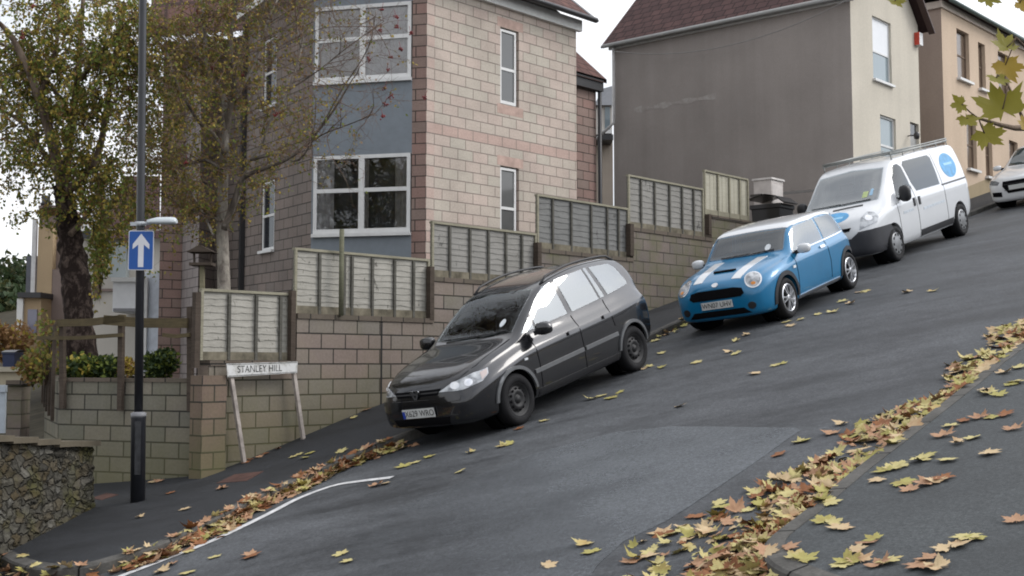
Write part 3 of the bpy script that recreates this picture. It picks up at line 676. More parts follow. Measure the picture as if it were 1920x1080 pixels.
# bay face: piers and panels with two big windows
pw0, pw1 = u_at(C2, dF, 772), u_at(C2, dF, 587)
zz = lambda py: zpx(C2, dF, 680, py)
w_up, w_lo = (zz(150), zz(8)), (zz(437), zz(290))
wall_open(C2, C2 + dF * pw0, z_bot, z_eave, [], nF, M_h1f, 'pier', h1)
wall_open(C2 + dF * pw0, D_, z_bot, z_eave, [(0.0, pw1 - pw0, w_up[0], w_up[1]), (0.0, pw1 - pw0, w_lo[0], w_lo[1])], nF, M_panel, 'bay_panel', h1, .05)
mb = MB(); mb.box(C2 + dF * pw0 * .5 + UP * (z_eave - .4) + nF * .0, dF * (pw1 - pw0) / 2, nF * .02, UP * .05)
for (za, zb, cur, lab) in ((w_up[0], w_up[1], ((.02, .48, 0, 1, M_net), (.52, .98, .0, 1, M_netg)), 'white upper bay window with net curtains'), (w_lo[0], w_lo[1], ((.02, .17, 0, 1, M_netg), (.44, .49, 0, 1, M_netg), (.52, .56, 0, 1, M_netg), (.80, .98, 0, 1, M_net)), 'white lower bay window with side curtains')):
    window(h1, C2, dF, nF, pw0 + .03, pw1 - .01, za, zb, 2, (.55,), .075, .03, sill=False, pane_m=M_see, curtain=cur, label=lab)
    mb = MB(); mb.box(C2 + dF * (pw0 + pw1) / 2 + UP * (za - .035) + nF * .03, dF * ((pw1 - pw0) / 2 - .005), nF * .05, UP * .035); mb.build('window_sill', M_upvc, h1)
# receding side
ops = [(u_at(D_, dL, 516), u_at(D_, dL, 492), zpx(D_, dL, 505, 470), zpx(D_, dL, 505, 338))]; ops.append((ops[0][0], ops[0][1], zpx(D_, dL, 505, 200), zpx(D_, dL, 505, 70)))
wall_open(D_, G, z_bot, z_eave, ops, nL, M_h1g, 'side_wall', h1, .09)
for o in ops: window(h1, D_, dL, nL, o[0] + .01, o[1] - .01, o[2] + .01, o[3] - .01, 1, (.5,), .05, .05, label='narrow window in the receding side wall')
wall_open(D_ - dF * .0, D_ - dF * .22, z_bot, z_eave, [], nF, M_h1f, 'pier', h1) if False else None
mb = MB(); mb.box(G + nL * .06 + UP * ((z_bot + z_eave) / 2) + dL * -.06, dL * .05, nL * .05, UP * (z_eave - z_bot) / 2); mb.build('corner_pipe', M_gut, h1)
# step back to the next unit
H0 = G + Vector((-.35, 1.6, 0)); 
wall_open(G, H0, z_bot, z_eave, [], Vector((-1, -.1, 0)), M_h1g, 'return_wall', h1)
# roof: eaves along the street face, slope rising away, verge at the uphill end
back = -nR
EV = dR * .22; ov = nR * .32
def roofpt(u, w, z): return C2 + dR * u + back * w + UP * z
RP = R(40)
mb = MB(); uA, uB = -.30, kR_ + .30; wA, wB = -.36, 4.6; zE = z_eave + .14
for sgn in (0,):
    a, b = roofpt(uA, wA, zE), roofpt(uB, wA, zE); c, e = roofpt(uB, wB, zE + (wB - wA) * math.tan(RP)), roofpt(uA, wB, zE + (wB - wA) * math.tan(RP))
    sl_ = (wB - wA) / math.cos(RP); L = uB - uA
    mb.face([a, b, c, e], [(0, 0), (L, 0), (L, sl_), (0, sl_)]); mb.face([p - UP * .07 for p in (e, c, b, a)], None)
    mb.face([b, b - UP * .07, c - UP * .07, c], None); mb.face([a, e, e - UP * .07, a - UP * .07], None)
mb.build('roof', M_roof, h1)
mb = MB(); mb.bar(roofpt(uB + .02, wA, zE - .02), roofpt(uB + .02, wB, zE - .02 + (wB - wA) * math.tan(RP)), .05, .14, up=dR); mb.build('verge_board', M_gut, h1)
mb = MB(); mb.box(C2 + dR * (kR_ / 2) + UP * (z_eave + .0) + nR * .05, dR * (kR_ / 2 + .1), nR * .055, UP * .13); mb.build('fascia', M_fascia, h1)
mb = MB(); mb.tube([roofpt(-.35, wA - .04, zE - .03), roofpt(uB - .05, wA - .04, zE - .03)], .065, 8); mb.build('gutter', M_gut, h1)
mb = MB(); a, b, c = E + UP * z_eave, E + back * 5 + UP * z_eave, E + back * 5 + UP * (z_eave + 5 * math.tan(RP))
mb.face([E + UP * z_bot, E + back * 5 + UP * z_bot, c, a], None); mb.build('end_wall', M_h1g, h1)
mb = MB(); mb.face([C2 + UP * (z_eave - .02), C2 + back * 4.6 + UP * (z_eave - .02), C2 + back * 4.6 + UP * (z_eave + 4.6 * math.tan(RP) + .1), C2 + UP * (z_eave + .12)], [(0, 0), (4.6, 0), (4.6, 3.8), (0, .1)]); mb.build('gable_wall', M_h1f, h1)
# bay roof soffit over the front face
mb = MB(); P = [C2 + UP * (z_eave + .1) + nF * .25 + nR * .1, D_ + UP * (z_eave + .1) + nF * .25 + nL * .25, G + UP * (z_eave + .1) + nL * .25, G + UP * (z_eave + .1) + Vector((2, 3, 0)), E + back * 2 + UP * (z_eave + .1), ]
mb.prism(P, UP * .16); mb.build('eaves_board', M_fascia, h1, fix=True)
# rear extension with a lower roof and its drainpipe
X0 = E + back * .75 + dR * .05; x1 = u_at(X0, dR, 1118); X1 = X0 + dR * x1
ext = thing('house_extension', X0 + UP * 1, 'lower block extension with brown tiled roof behind the corner house', 'house extension')
ze = zpx(X0, dR, 1100, 148)
wall_open(X0, X1, z_bot, ze, [], nR, M_h1f, 'wall', ext)
mb = MB(); mb.face([X1 + UP * z_bot, X1 + back * 4 + UP * z_bot, X1 + back * 4 + UP * (ze + 2.6), X1 + UP * ze], None); mb.build('wall', M_h1f, ext)
mb = MB(); a = X0 - dR * .3 + nR * .2 + UP * (ze + .05); b = X1 + dR * .18 + nR * .2 + UP * (ze + .05); o_ = back * 3.6 + UP * 3.6 * math.tan(R(42))
mb.face([a, b, b + o_, a + o_], [(0, 0), (2, 0), (2, 5), (0, 5)]); mb.face([b, b - UP * .1, b + o_ - UP * .1, b + o_], None); mb.face([a - UP * .1, a + o_ - UP * .1, b + o_ - UP * .1, b - UP * .1], None); mb.build('roof', M_roof, ext)
mb = MB(); mb.box((X0 + X1) / 2 + nR * .08 + UP * (ze - .12), dR * (x1 / 2 + .1), nR * .08, UP * .14); mb.build('fascia', M_gut, ext)
mb = MB(); pz = X1 + dR * .02 + nR * .10; mb.tube([(pz.x, pz.y, z_bot), (pz.x, pz.y, ze)], .05, 8); mb.build('drainpipe', M_gut, ext)
# --- neighbouring unit to the left, mostly behind the trees
n1 = thing('terrace_house', at(340, 600, 28.5), 'dark reddish block house behind the slim birch trunk, left of the bay', 'house')
J = [at(457, 500, 29.0), at(400, 500, 29.8), at(372, 500, 28.7), at(341, 500, 29.9), at(299, 500, 29.6), at(299, 500, 36)]
J = [Vector((p.x, p.y, 0)) for p in J]
for (a, b, m_, nn) in ((0, 1, M_h1g, (-.3, -1, 0)), (1, 2, M_h1g, (.3, -1, 0)), (2, 3, mat_blocks('house_blocks_lilac', (.28, .245, .235, 1), (.245, .22, .21, 1), (.10, .09, .085, 1), bw=.46, bh=rowh), (-.5, -.8, 0)), (3, 4, M_h1f, (0, -1, 0)), (4, 5, M_h1g, (-1, 0, 0))):
    wall_open(J[a], J[b], -1.4, z_eave - .1, [], nn, m_, 'wall', n1)
mb = MB(); zr = z_eave - .1; pts = [J[0] + Vector((0, -.3, 0)), J[4] + Vector((-.3, -.3, 0)), J[5] + Vector((-.3, 0, 0)), J[0] + Vector((.5, 7, 0))]
mb.grid([[pts[0] + UP * zr, pts[1] + UP * zr], [pts[3] + UP * (zr + 4.5), pts[2] + UP * (zr + 4.5)]], smooth=False); mb.build('roof', M_roof, n1)
# --- grey gable house with the pale street front
M_grey = mat_render('dark_grey_render', (.285, .255, .235), .15)
M_pale = mat_render('pale_render', (.53, .49, .415), .10, grain=25)
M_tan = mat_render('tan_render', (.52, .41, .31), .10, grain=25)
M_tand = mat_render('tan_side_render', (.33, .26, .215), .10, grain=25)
M_roofp = mat_tiles('purple_brown_tiles', (.085, .045, .042, 1), (.06, .033, .032, 1))
K0 = wpt(1597, 150, -3.0); K0 = Vector((K0.x, K0.y, 0)); back = -T
kG = u_at(K0, S, 1727); K1 = K0 + S * kG
kD = u_at(K0, back, 1151); K2 = K0 + back * kD
h2 = thing('rendered_house', (K0.x, K0.y, 4), 'house with blank dark grey side wall and pale street front behind the white van', 'house')
zE0 = zpx(K0, back, 1151, 80); zF = zE0
zb2 = 1.0
wall_open(K0, K2, zb2, zF + .03, [], -S, M_grey, 'gable_wall', h2)
ridge_u = kG * .5; ridge_z = zF + kG / 2 * math.tan(R(46))
ops = []
for (xa, xb, ya, yb) in ((1641, 1676, 28, 147), (1652, 1681, 214, 310), (1708, 1727, 228, 330)):
    ops.append((u_at(K0, S, xa), min(u_at(K0, S, xb), kG - .1), zpx(K0, S, xa, yb), zpx(K0, S, xa, ya)))
wall_open(K0, K1, zb2, zF, ops, T, M_pale, 'street_wall', h2, .12)
mb = MB(); mb.face([K0 + UP * zF, K1 + UP * zF, K0 + S * ridge_u + UP * ridge_z], [(0, 0), (kG, 0), (kG / 2, 2)]); mb.build('gable_top', M_pale, h2)
mb = MB(); mb.face([K1 + UP * zb2, K1 + back * kD + UP * zb2, K1 + back * kD + UP * zF, K1 + UP * zF], None); mb.build('far_wall', M_pale, h2)
mb = MB(); mb.face([K2 + UP * zb2, K2 + S * kG + UP * zb2, K2 + S * kG + UP * zF, K2 + S * kG / 2 + UP * ridge_z, K2 + UP * zF], None); mb.build('back_wall', M_grey, h2)
M_blank = mat_plain('white_blind', (.72, .74, .76), .6, .3, var=.03)
M_pblue = mat_glass('sky_lit_pane', (.22, .27, .29, 1), 1.5, .08)
w = window(h2, K0, S, T, ops[0][0], ops[0][1], ops[0][2], ops[0][3], 1, (.46,), .045, .09, pane_m=M_pblue, label='upper sash window with a white blind half drawn')
mb = MB(); o = ops[0]; mb.box(K0 + S * (o[0] + o[1]) / 2 + UP * (o[2] + (o[3] - o[2]) * .72) - T * .076, S * ((o[1] - o[0]) / 2 - .03), T * .004, UP * (o[3] - o[2]) * .25); mb.build('blind', M_blank, w)
window(h2, K0, S, T, ops[1][0], ops[1][1], ops[1][2], ops[1][3], 1, (.42,), .05, .09, pane_m=M_pblue, label='lower sash window above the van roof')
o = ops[2]; mb = MB(); mb.box(K0 + S * (o[0] + o[1]) / 2 + UP * (o[2] + o[3]) / 2 - T * .1, S * ((o[1] - o[0]) / 2), T * .02, UP * (o[3] - o[2]) / 2); dr = mb.build('door', mat_plain('grey_door', (.30, .30, .29), .5), h2)
mb = MB(); mb.box(K0 + S * (o[0] + o[1]) / 2 + UP * (o[3] - .18) - T * .07, S * ((o[1] - o[0]) / 2 - .06), T * .008, UP * .14); mb.build('fanlight', M_glass, dr)
p = K0 + S * u_at(K0, S, 1703) + UP * zpx(K0, S, 1703, 255)
mb = MB(); mb.tube([p, p + T * .25], .015, 6); mb.lathe(p + T * .25 - UP * .12, UP, [(.0, 0), (.07, .02), (.08, .15), (.03, .2), (0, .22)], 8); mb.build('porch_lamp', M_gut, h2)
# roof slopes
OV = .28
def slope(uo, zo, ur, name, mat):
    mb = MB(); a, b = K0 + S * uo + T * OV + UP * zo, K0 + S * uo + back * (kD + OV) + UP * zo
    c, e = K0 + S * ur + back * (kD + OV) + UP * ridge_z, K0 + S * ur + T * OV + UP * ridge_z
    L = kD + 2 * OV; h = math.hypot(ur - uo, ridge_z - zo); up_ = UP * .06
    mb.face([p + up_ for p in (a, b, c, e)], [(0, 0), (L, 0), (L, h), (0, h)]); mb.face([a, e, c, b], None)
    for q in ((a, b), (b, c), (c, e), (e, a)): mb.face([q[0], q[1], q[1] + up_, q[0] + up_], None)
    return mb.build(name, mat, h2, fix=False)
tz = (ridge_z - zF) / ridge_u
slope(-.22, zF - .22 * tz + .06, ridge_u, 'roof', M_roofp); slope(kG + .22, zF - .22 * tz + .06, ridge_u, 'roof', M_roofp)
mb = MB(); mb.box(K0 - S * .03 + back * kD / 2 + UP * (zF - .13), back * (kD / 2 + .12), S * .035, UP * .08); mb.build('fascia', M_fascia, h2)
mb = MB(); mb.tube([K0 - S * .22 + T * .2 + UP * (zF - .12), K0 - S * .22 + back * (kD + .2) + UP * (zF - .12)], .06, 8); mb.build('gutter', mat_plain('grey_gutter', (.30, .30, .29), .5), h2)
mb = MB(); mb.bar(K1 + S * .25 + T * .30 + UP * (zF - .22), K0 + S * ridge_u + T * .30 + UP * (ridge_z - .0), .05, .17, up=T); mb.bar(K0 - S * .25 + T * .30 + UP * (zF - .22), K0 + S * ridge_u + T * .30 + UP * (ridge_z), .05, .17, up=T); mb.build('verge_board', mat_plain('brown_verge', (.06, .035, .03)), h2)
mb = MB(); p = K1 - S * .14 + T * .08 + UP * (zF - .42); mb.box(p, S * .11, T * .07, UP * .17); o = mb.build('alarm_box', M_upvc, h2)
mb = MB(); mb.box(p - S * .115, S * .008, T * .071, UP * .172); mb.build('red_alarm_face', mat_plain('red_plastic', (.5, .06, .035), .5), o)
mb = MB(); p = K2 - S * .12 + T * .1; mb.tube([p + UP * (zF - .15), p + UP * (zpx(K2, back, 1151, 232)), p - S * .25 + back * .45 + UP * (zpx(K2, back, 1151, 262))], .045, 8); mb.build('drainpipe', mat_plain('pale_pipe', (.42, .41, .40), .5), h2)
# plaster scar across the grey wall
pa, pb = zpx(K0, back, 1190, 207), zpx(K0, back, 1342, 180); ua, ub = u_at(K0, back, 1190), u_at(K0, back, 1345)
M_scar = NT('old_plaster_scar', .95, .1); kk = M_scar; f_ = kk.ramp(kk.noise(3, 6, kk.coord('World'), .8), [(.42, G3(0)), (.66, G3(1))]); kk.col(kk.mix(f_, (.285, .255, .235, 1), (.42, .395, .37, 1)))
mb = MB(); rows = [[], []]
for i in range(25):
    u = ua + (ub - ua) * i / 24; z = pa + (pb - pa) * i / 24; h = .05 + .03 * math.sin(i * .9) + random.uniform(0, .025)
    rows[0].append(K0 + back * u + UP * (z - h) - S * .004); rows[1].append(K0 + back * u + UP * (z + h) - S * .004)
mb.grid(rows); mb.build('plaster_scar', M_scar.m, h2)
# telephone cable strung across the grey wall
mb = MB(); P0 = ray(1150, 96) * (K2.y - .4); P1 = ray(1600, -6) * (K0.y - .35); pts = [P0.lerp(P1, i / 14) - UP * (.55 * (1 - (2 * i / 14 - 1) ** 2)) for i in range(15)]
mb.tube(pts, .012, 5); tag(mb.build('telephone_cable', mat_plain('cable_grey', (.22, .21, .20), .6)), 'thin grey cable sagging across the dark grey side wall', 'cable')
# --- tan house further up
N0 = wpt(1768, 150, -3.0); N0 = Vector((N0.x, N0.y, 0)); N1 = N0 + S * 9
h3 = thing('tan_house', (N0.x, N0.y, 5), 'tan rendered house with bare window openings beyond the pale house', 'house')
zE3 = zpx(N0, S, 1768, 4); zb3 = 3.0
ops = []
for (xa, xb, ya, yb) in ((1800, 1823, 52, 145), (1840, 1853, 78, 165), (1877, 1897, 95, 195), (1814, 1832, 222, 315), (1848, 1861, 245, 330), (1893, 1909, 262, 330)):
    ops.append((u_at(N0, S, xa), u_at(N0, S, xb), zpx(N0, S, xa, yb), zpx(N0, S, xa, ya)))
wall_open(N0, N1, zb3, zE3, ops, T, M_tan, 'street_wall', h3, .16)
M_board = mat_plain('boarded_opening', (.16, .115, .085), .8, .2, var=.2)
for o in ops:
    w = window(h3, N0, S, T, o[0] + .005, o[1] - .005, o[2], o[3], 1, (.5,), .04, .13, sill=False, pane_m=mat_glass('brown_pane', (.13, .095, .07, 1), 1.5, .15), m=M_board, label=None)
    mb = MB(); mb.box(N0 + S * (o[0] + o[1]) / 2 + UP * (o[2] - .04) + T * .05, S * ((o[1] - o[0]) / 2 + .06), T * .06, UP * .035); mb.build('window_sill', M_upvc, h3)
kS = u_at(N0, back, 1722); N2 = N0 + back * (kS + 3)
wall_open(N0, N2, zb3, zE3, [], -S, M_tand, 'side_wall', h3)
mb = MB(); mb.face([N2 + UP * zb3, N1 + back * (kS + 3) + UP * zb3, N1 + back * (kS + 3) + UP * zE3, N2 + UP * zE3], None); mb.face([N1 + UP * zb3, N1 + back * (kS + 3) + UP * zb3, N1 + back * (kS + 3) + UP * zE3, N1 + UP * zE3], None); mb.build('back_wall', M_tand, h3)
mb = MB(); a, b = N0 - S * .2 + T * .25 + UP * (zE3 + .08), N1 + T * .25 + UP * (zE3 + .08); c, e = N1 + back * 4 + UP * (zE3 + .9), N0 - S * .2 + back * 4 + UP * (zE3 + .9)
mb.face([a, b, c, e], [(0, 0), (9, 0), (9, 4), (0, 4)]); f2 = N0 - S * .2 + back * 8 + UP * (zE3 + .08); g2 = N1 + back * 8 + UP * (zE3 + .08); mb.face([e, c, g2, f2], [(0, 0), (9, 0), (9, 4), (0, 4)]); mb.build('roof', M_roofp, h3)
mb = MB(); mb.box((N0 + N1) / 2 + T * .03 + UP * (zE3 - .03), S * 4.6, T * .035, UP * .10); mb.box(N0 - S * .03 + back * (kS / 2 + 1.5) + UP * (zE3 - .03), back * (kS / 2 + 1.5), S * .03, UP * .10); mb.build('fascia', mat_plain('stone_fascia', (.46, .40, .34)), h3)
mb = MB(); mb.tube([N0 + T * .28 + UP * (zE3 + .05), N1 + T * .28 + UP * (zE3 + .05)], .06, 8); mb.build('gutter', mat_plain('green_gutter', (.09, .12, .11), .5), h3)
mb = MB(); q0, q1 = N0 + T * .012, N1 + T * .012; zpl = zpx(N0, S, 1815, 352); zpe = zpl + 9 * .22
mb.face([q0 + UP * zb3, q1 + UP * zb3, q1 + UP * zpe, q0 + UP * (zpl - .4)], None); mb.build('plinth', mat_render('plinth_render', (.32, .26, .17), .15), h3)
# red shed and grey wall seen between the two houses
sh = thing('garden_shed', K1 + back * 3 + S * 1 + UP * 4, 'dark red shed and grey wall between the pale house and the tan house', 'shed')
P = K1 + back * 2.0 + S * .1; zz0 = zpx(P, S, 1745, 300); zz1 = zpx(P, S, 1745, 232)
mb = MB(); mb.box(P + S * .9 + UP * (zz0 + zz1) / 2 + back * 1, S * .75, T * .8, UP * (zz1 - zz0) / 2); mb.build('body', mat_wood('red_shed_boards', (.13, .05, .045, 1), (.06, .028, .026, 1)), sh)
mb = MB(); mb.box(P + S * 1.15 + UP * (zz0 * .55 + zz1 * .45) + back * .18, S * .18, T * .012, UP * .35); mb.build('door', M_gut, sh)
mb = MB(); mb.box(P + S * .9 + UP * (zz0 - .35) + T * .1, S * .8, T * .1, UP * .42); mb.build('low_wall', mat_render('grey_wall', (.14, .12, .11)), sh)
# --- white cupboard and black bin bags by the dark wall
p = wpt(1441, 372, -3.25); P = Vector((p.x, p.y, 0)); zg_ = gz(p.x, p.y); zt1 = wpt(1441, 340, -3.25).z
cab = thing('utility_cabinet', (P.x, P.y, zg_), 'white utility cabinet standing against the dark grey side wall', 'cabinet')
mb = MB(); mb.box(P + UP * (zg_ + zt1) / 2, S * .26, T * .22, UP * (zt1 - zg_) / 2); bevel(mb.build('body', mat_plain('cabinet_white', (.50, .46, .43), .6), cab), .02)
mb = MB(); mb.box(P + UP * (zt1 + .02), S * .29, T * .25, UP * .02); bevel(mb.build('lid', mat_plain('cabinet_lid', (.58, .55, .52), .6), cab), .012)
mb = MB(); mb.box(P + UP * ((zg_ + zt1) / 2 + .1) + T * .222, S * .22, T * .004, UP * ((zt1 - zg_) / 2 - .2)); mb.build('door', mat_plain('cabinet_door', (.53, .49, .46), .6), cab)
p = wpt(1448, 400, -2.85); zl = wpt(1448, 385, -2.85).z; zg_ = gz(p.x, p.y); P = Vector((p.x, p.y, 0))
M_bin = mat_plain('black_plastic', (.012, .012, .014), .35, .5)
bn = thing('wheelie_bin', (P.x, P.y, zg_), 'black wheelie bin with propped lid behind the blue car roof', 'bin')
mb = MB(); hb = zl - zg_; mb.grid([[P + S * (a * w_) + T * (b * w_) + UP * z_ for a, b in ((-.30, -.36), (.30, -.36), (.30, .36), (-.30, .36))] for w_, z_ in ((.78, zg_ + .06), (.98, zg_ + hb - .1), (1.05, zg_ + hb - .1), (1.05, zg_ + hb))], True, smooth=False, cap=True); bevel(mb.build('body', M_bin, bn, fix=True), .02)
mb = MB(); mb.grid([[P + S * a + T * b + UP * (zl + z_) for a in (-.33, -.1, .12, .36)] for b, z_ in ((-.42, .14), (0, .22), (.25, .17), (.46, .02))]); mb.grid([[P + S * a + T * b + UP * (zl + z_ - .03) for a in (-.33, -.1, .12, .36)] for b, z_ in ((-.42, .14), (0, .22), (.25, .17), (.46, .02))]); mb.build('lid', M_bin, bn)
for sgn in (-1, 1):
    mb = MB(); mb.lathe(P + S * (.22 * sgn) - T * .3 + UP * (zg_ + .1), S, [(.0, -.025), (.10, -.025), (.10, .025), (0, .025)], 14); mb.build('wheel', M_bin, bn)
bb = thing('bin_bag', P + S * .75 + UP * zg_, 'knotted black bin bag lying beside the black wheelie bin', 'bin bag')
def blob(c, r, seed, sq=(1, 1, 1), amp=.18, n=14):
    rr = random.Random(seed); ph = [rr.uniform(0, 6.28) for _ in range(6)]; rows = []
    for i in range(n + 1):
        th = math.pi * i / n; row = []
        for j in range(n * 2):
            a = 2 * math.pi * j / (n * 2); k = 1 + amp * (math.sin(3 * a + ph[0] + 2 * th) * .5 + math.sin(5 * th + ph[1] + a) * .35 + math.sin(7 * a - 4 * th + ph[2]) * .25)
            row.append(Vector(c) + Vector((math.sin(th) * math.cos(a) * sq[0], math.sin(th) * math.sin(a) * sq[1], math.cos(th) * sq[2])) * r * k)
        rows.append(row)
    return rows
mb = MB(); mb.grid(blob(P + S * .75 + UP * (zg_ + hb * .42), .42, 3, (.9, .9, 1.05 * hb / .9)), True); mb.build('sack', M_bin, bb)
mb = MB(); q = P + S * .75 + UP * (zg_ + hb * .85); mb.tube([q, q + UP * .08, q + UP * .14 + S * .03], [.05, .03, .07], 7); mb.build('knot', M_bin, bb)
# --- pale house seen in the slot between the two houses
q = at(1133, 260, 48); fh = thing('distant_pale_house', (q.x, q.y, 0), 'distant cream house with a bay and slate dormer, between the block house and grey gable', 'house')
def bx(name, xa, xb, ya, yb, d, dep, m_, par):
    a, b = at(xa, ya, d), at(xb, yb, d); mb = MB(); mb.box(((a.x + b.x) / 2, d + dep / 2, (a.z + b.z) / 2), ((b.x - a.x) / 2, 0, 0), (0, dep / 2, 0), (0, 0, (a.z - b.z) / 2)); return mb.build(name, m_, par)
M_cream = mat_render('cream_render', (.50, .44, .34), .12)
bx('wall', 1112, 1150, 262, 420, 48, 5, mat_render('buff_render', (.36, .31, .26), .12), fh)
b_ = bx('bay', 1118, 1148, 196, 252, 47.2, 1, mat_render('bay_render', (.52, .49, .45), .1), fh); bx('window', 1134, 1144, 200, 244, 47.15, .1, mat_glass('slot_pane', (.16, .2, .22, 1)), b_); bx('sill', 1130, 1148, 243, 250, 47.0, .2, M_upvc, b_)
mb = MB(); a = at(1114, 197, 47); b = at(1152, 197, 47); c = at(1130, 166, 49.5); d = at(1152, 160, 49.5); mb.face([a, b, d, c]); mb.face([a, c, c + Vector((0, 1, -1.4))]); mb.build('dormer_roof', mat_plain('slate', (.10, .105, .115), .7), fh)
bx('gutter', 1116, 1150, 252, 262, 46.9, 1.2, M_gut, fh)
# --- houses down the side street at the left
lh = thing('cream_house', at(100, 690, 38), 'cream house with a tall rendered chimney behind the dark birch trunk', 'house')
M_buff = mat_render('buff_wall', (.40, .30, .19), .12); M_pink = mat_render('pinkish_wall', (.235, .185, .165), .12); M_brick = mat_plain('chimney_brick', (.17, .07, .05), .9, .1, var=.3, scale=10)
bx('wall', 72, 92, 425, 705, 38, 6, M_buff, lh); bx('side_wall', 91, 205, 505, 705, 38.02, 6, M_pink, lh)
bx('porch', 37, 73, 557, 705, 37.2, 3, M_buff, lh); bx('porch_roof', 33, 76, 548, 558, 37.0, 3.4, M_gut, lh); bx('window', 52, 68, 580, 625, 37.15, .1, mat_glass('lilac_pane', (.20, .2, .26, 1)), lh); bx('corner_board', 32, 39, 560, 700, 37.1, .4, M_fascia, lh)
ch = bx('chimney', 74, 112, 400, 520, 38.3, 1.6, M_pink, lh); bx('chimney_band', 73, 113, 390, 400, 38.2, 1.8, M_brick, ch); bx('chimney_cap', 72, 114, 385, 390, 38.1, 2.0, M_pink, ch)
mb = MB(); q = at(86, 385, 39); mb.lathe(q, UP, [(.16, 0), (.18, .05), (.13, .1), (.13, .3)], 10, cap=True); mb.build('chimney_pot', M_gut, ch)
bx('dormer', 50, 74, 480, 550, 39, 1.5, mat_plain('slate_blue', (.11, .115, .135), .7), lh); bx('downpipe', 61, 65, 410, 548, 38.6, .1, mat_plain('thin_white_pipe', (.6, .6, .6)), lh)
wh = thing('white_house', at(240, 690, 36), 'white house with a bay window behind the road sign', 'house')
M_whr = mat_render('white_render', (.52, .49, .44), .1); M_whb = mat_plain('white_bay', (.66, .67, .68), .6, .2, var=.05)
bx('wall', 150, 300, 430, 705, 37, 6, M_whr, wh)
mb = MB(); a, b, c, d = at(165, 447, 36.6), at(300, 447, 36.6), at(300, 330, 40), at(235, 330, 40); mb.face([a, b, c, d], [(0, 0), (3, 0), (3, 4), (0, 4)]); mb.build('roof', M_roofp, wh)
mb = MB(); mb.bar(at(152, 445, 36.5), at(200, 360, 36.9), .34, .12, up=(0, 1, 0)); mb.build('bargeboard', M_fascia, wh)
bx('eaves', 146, 186, 433, 447, 36.4, .6, M_gut, wh)
by = bx('bay', 212, 262, 526, 585, 35.6, 1.4, M_whb, wh); bx('bay_sill', 208, 266, 520, 528, 35.5, 1.6, M_upvc, by); bx('bay_foot', 212, 262, 578, 584, 35.5, 1.5, mat_plain('grey_lead', (.2, .2, .21)), by)
bx('window', 206, 236, 455, 520, 36.7, .4, mat_glass('pale_pane', (.30, .34, .35, 1), 1.5, .1), wh); bx('window', 176, 184, 470, 560, 36.9, .15, M_board, wh); bx('string_course', 172, 300, 541, 546, 36.9, .2, M_pink, wh)
bx('porch_column', 262, 299, 510, 700, 35.9, 1.2, mat_plain('porch_white', (.56, .60, .66), .6), wh); bx('front_door', 278, 296, 610, 690, 35.8, .1, mat_plain('pale_door', (.5, .54, .6), .5), wh)
bx('downpipe', 268, 273, 520, 690, 35.7, .1, M_upvc, wh)
lw = thing('low_wall', at(20, 712, 30), 'low cream wall with a flat coping beyond the stone wall', 'wall')
bx('wall_face', -60, 46, 697, 722, 30, .3, mat_render('cream_wall', (.34, .30, .22)), lw); bx('coping', -60, 48, 688, 697, 29.9, .5, mat_render('cream_cap', (.36, .33, .26)), lw)
wb_ = thing('wheelie_bin', at(18, 688, 31.5), 'blue wheelie bin standing beyond the low cream wall', 'bin')
q0, q1 = at(7, 690, 31.5), at(31, 664, 31.5); M_bb = mat_plain('blue_plastic', (.022, .032, .075), .4, .4)
mb = MB(); cx, cy = (q0.x + q1.x) / 2, 31.7; hw = (q1.x - q0.x) / 2
mb.grid([[Vector((cx + a * hw * s_, cy + b * .32 * s_, z_)) for a, b in ((-1, -1), (1, -1), (1, 1), (-1, 1))] for s_, z_ in ((.8, q0.z - .5), (1, q1.z), (1.08, q1.z), (1.08, q1.z + .05))], True, smooth=False, cap=True); bevel(mb.build('body', M_bb, wb_, fix=True), .015)
mb = MB(); mb.grid([[Vector((cx + a * hw * 1.1, cy + b, q1.z + z_)) for a in (-1, -.4, .4, 1)] for b, z_ in ((-.38, .05), (-.1, .10), (.2, .11), (.38, .06))]); mb.build('lid', M_gut, wb_)
for sgn in (-1, 1):
    mb = MB(); mb.lathe((cx + sgn * hw * .7, cy + .25, q0.z - .42), (1, 0, 0), [(0, -.03), (.1, -.03), (.1, .03), (0, .03)], 12); mb.build('wheel', M_gut, wb_)
gp = thing('gate_pier', at(28, 815, 19.5), 'dark block gate pier with cap behind the stone wall', 'gate pier')
bx('shaft', 14, 38, 722, 830, 19.4, .35, M_blockr, gp); bx('cap', 11, 41, 713, 722, 19.3, .5, M_cop, gp)
gg = thing('garden_gate', at(4, 815, 19.8), 'pale blue white gate at the left edge beside the dark pier', 'gate')
M_pb = mat_plain('pale_blue_paint', (.42, .47, .52), .5); bx('gate_board', -14, 8, 735, 812, 19.8, .05, M_pb, gg); bx('gate_rail', -14, 10, 722, 735, 19.75, .12, M_pb, gg)
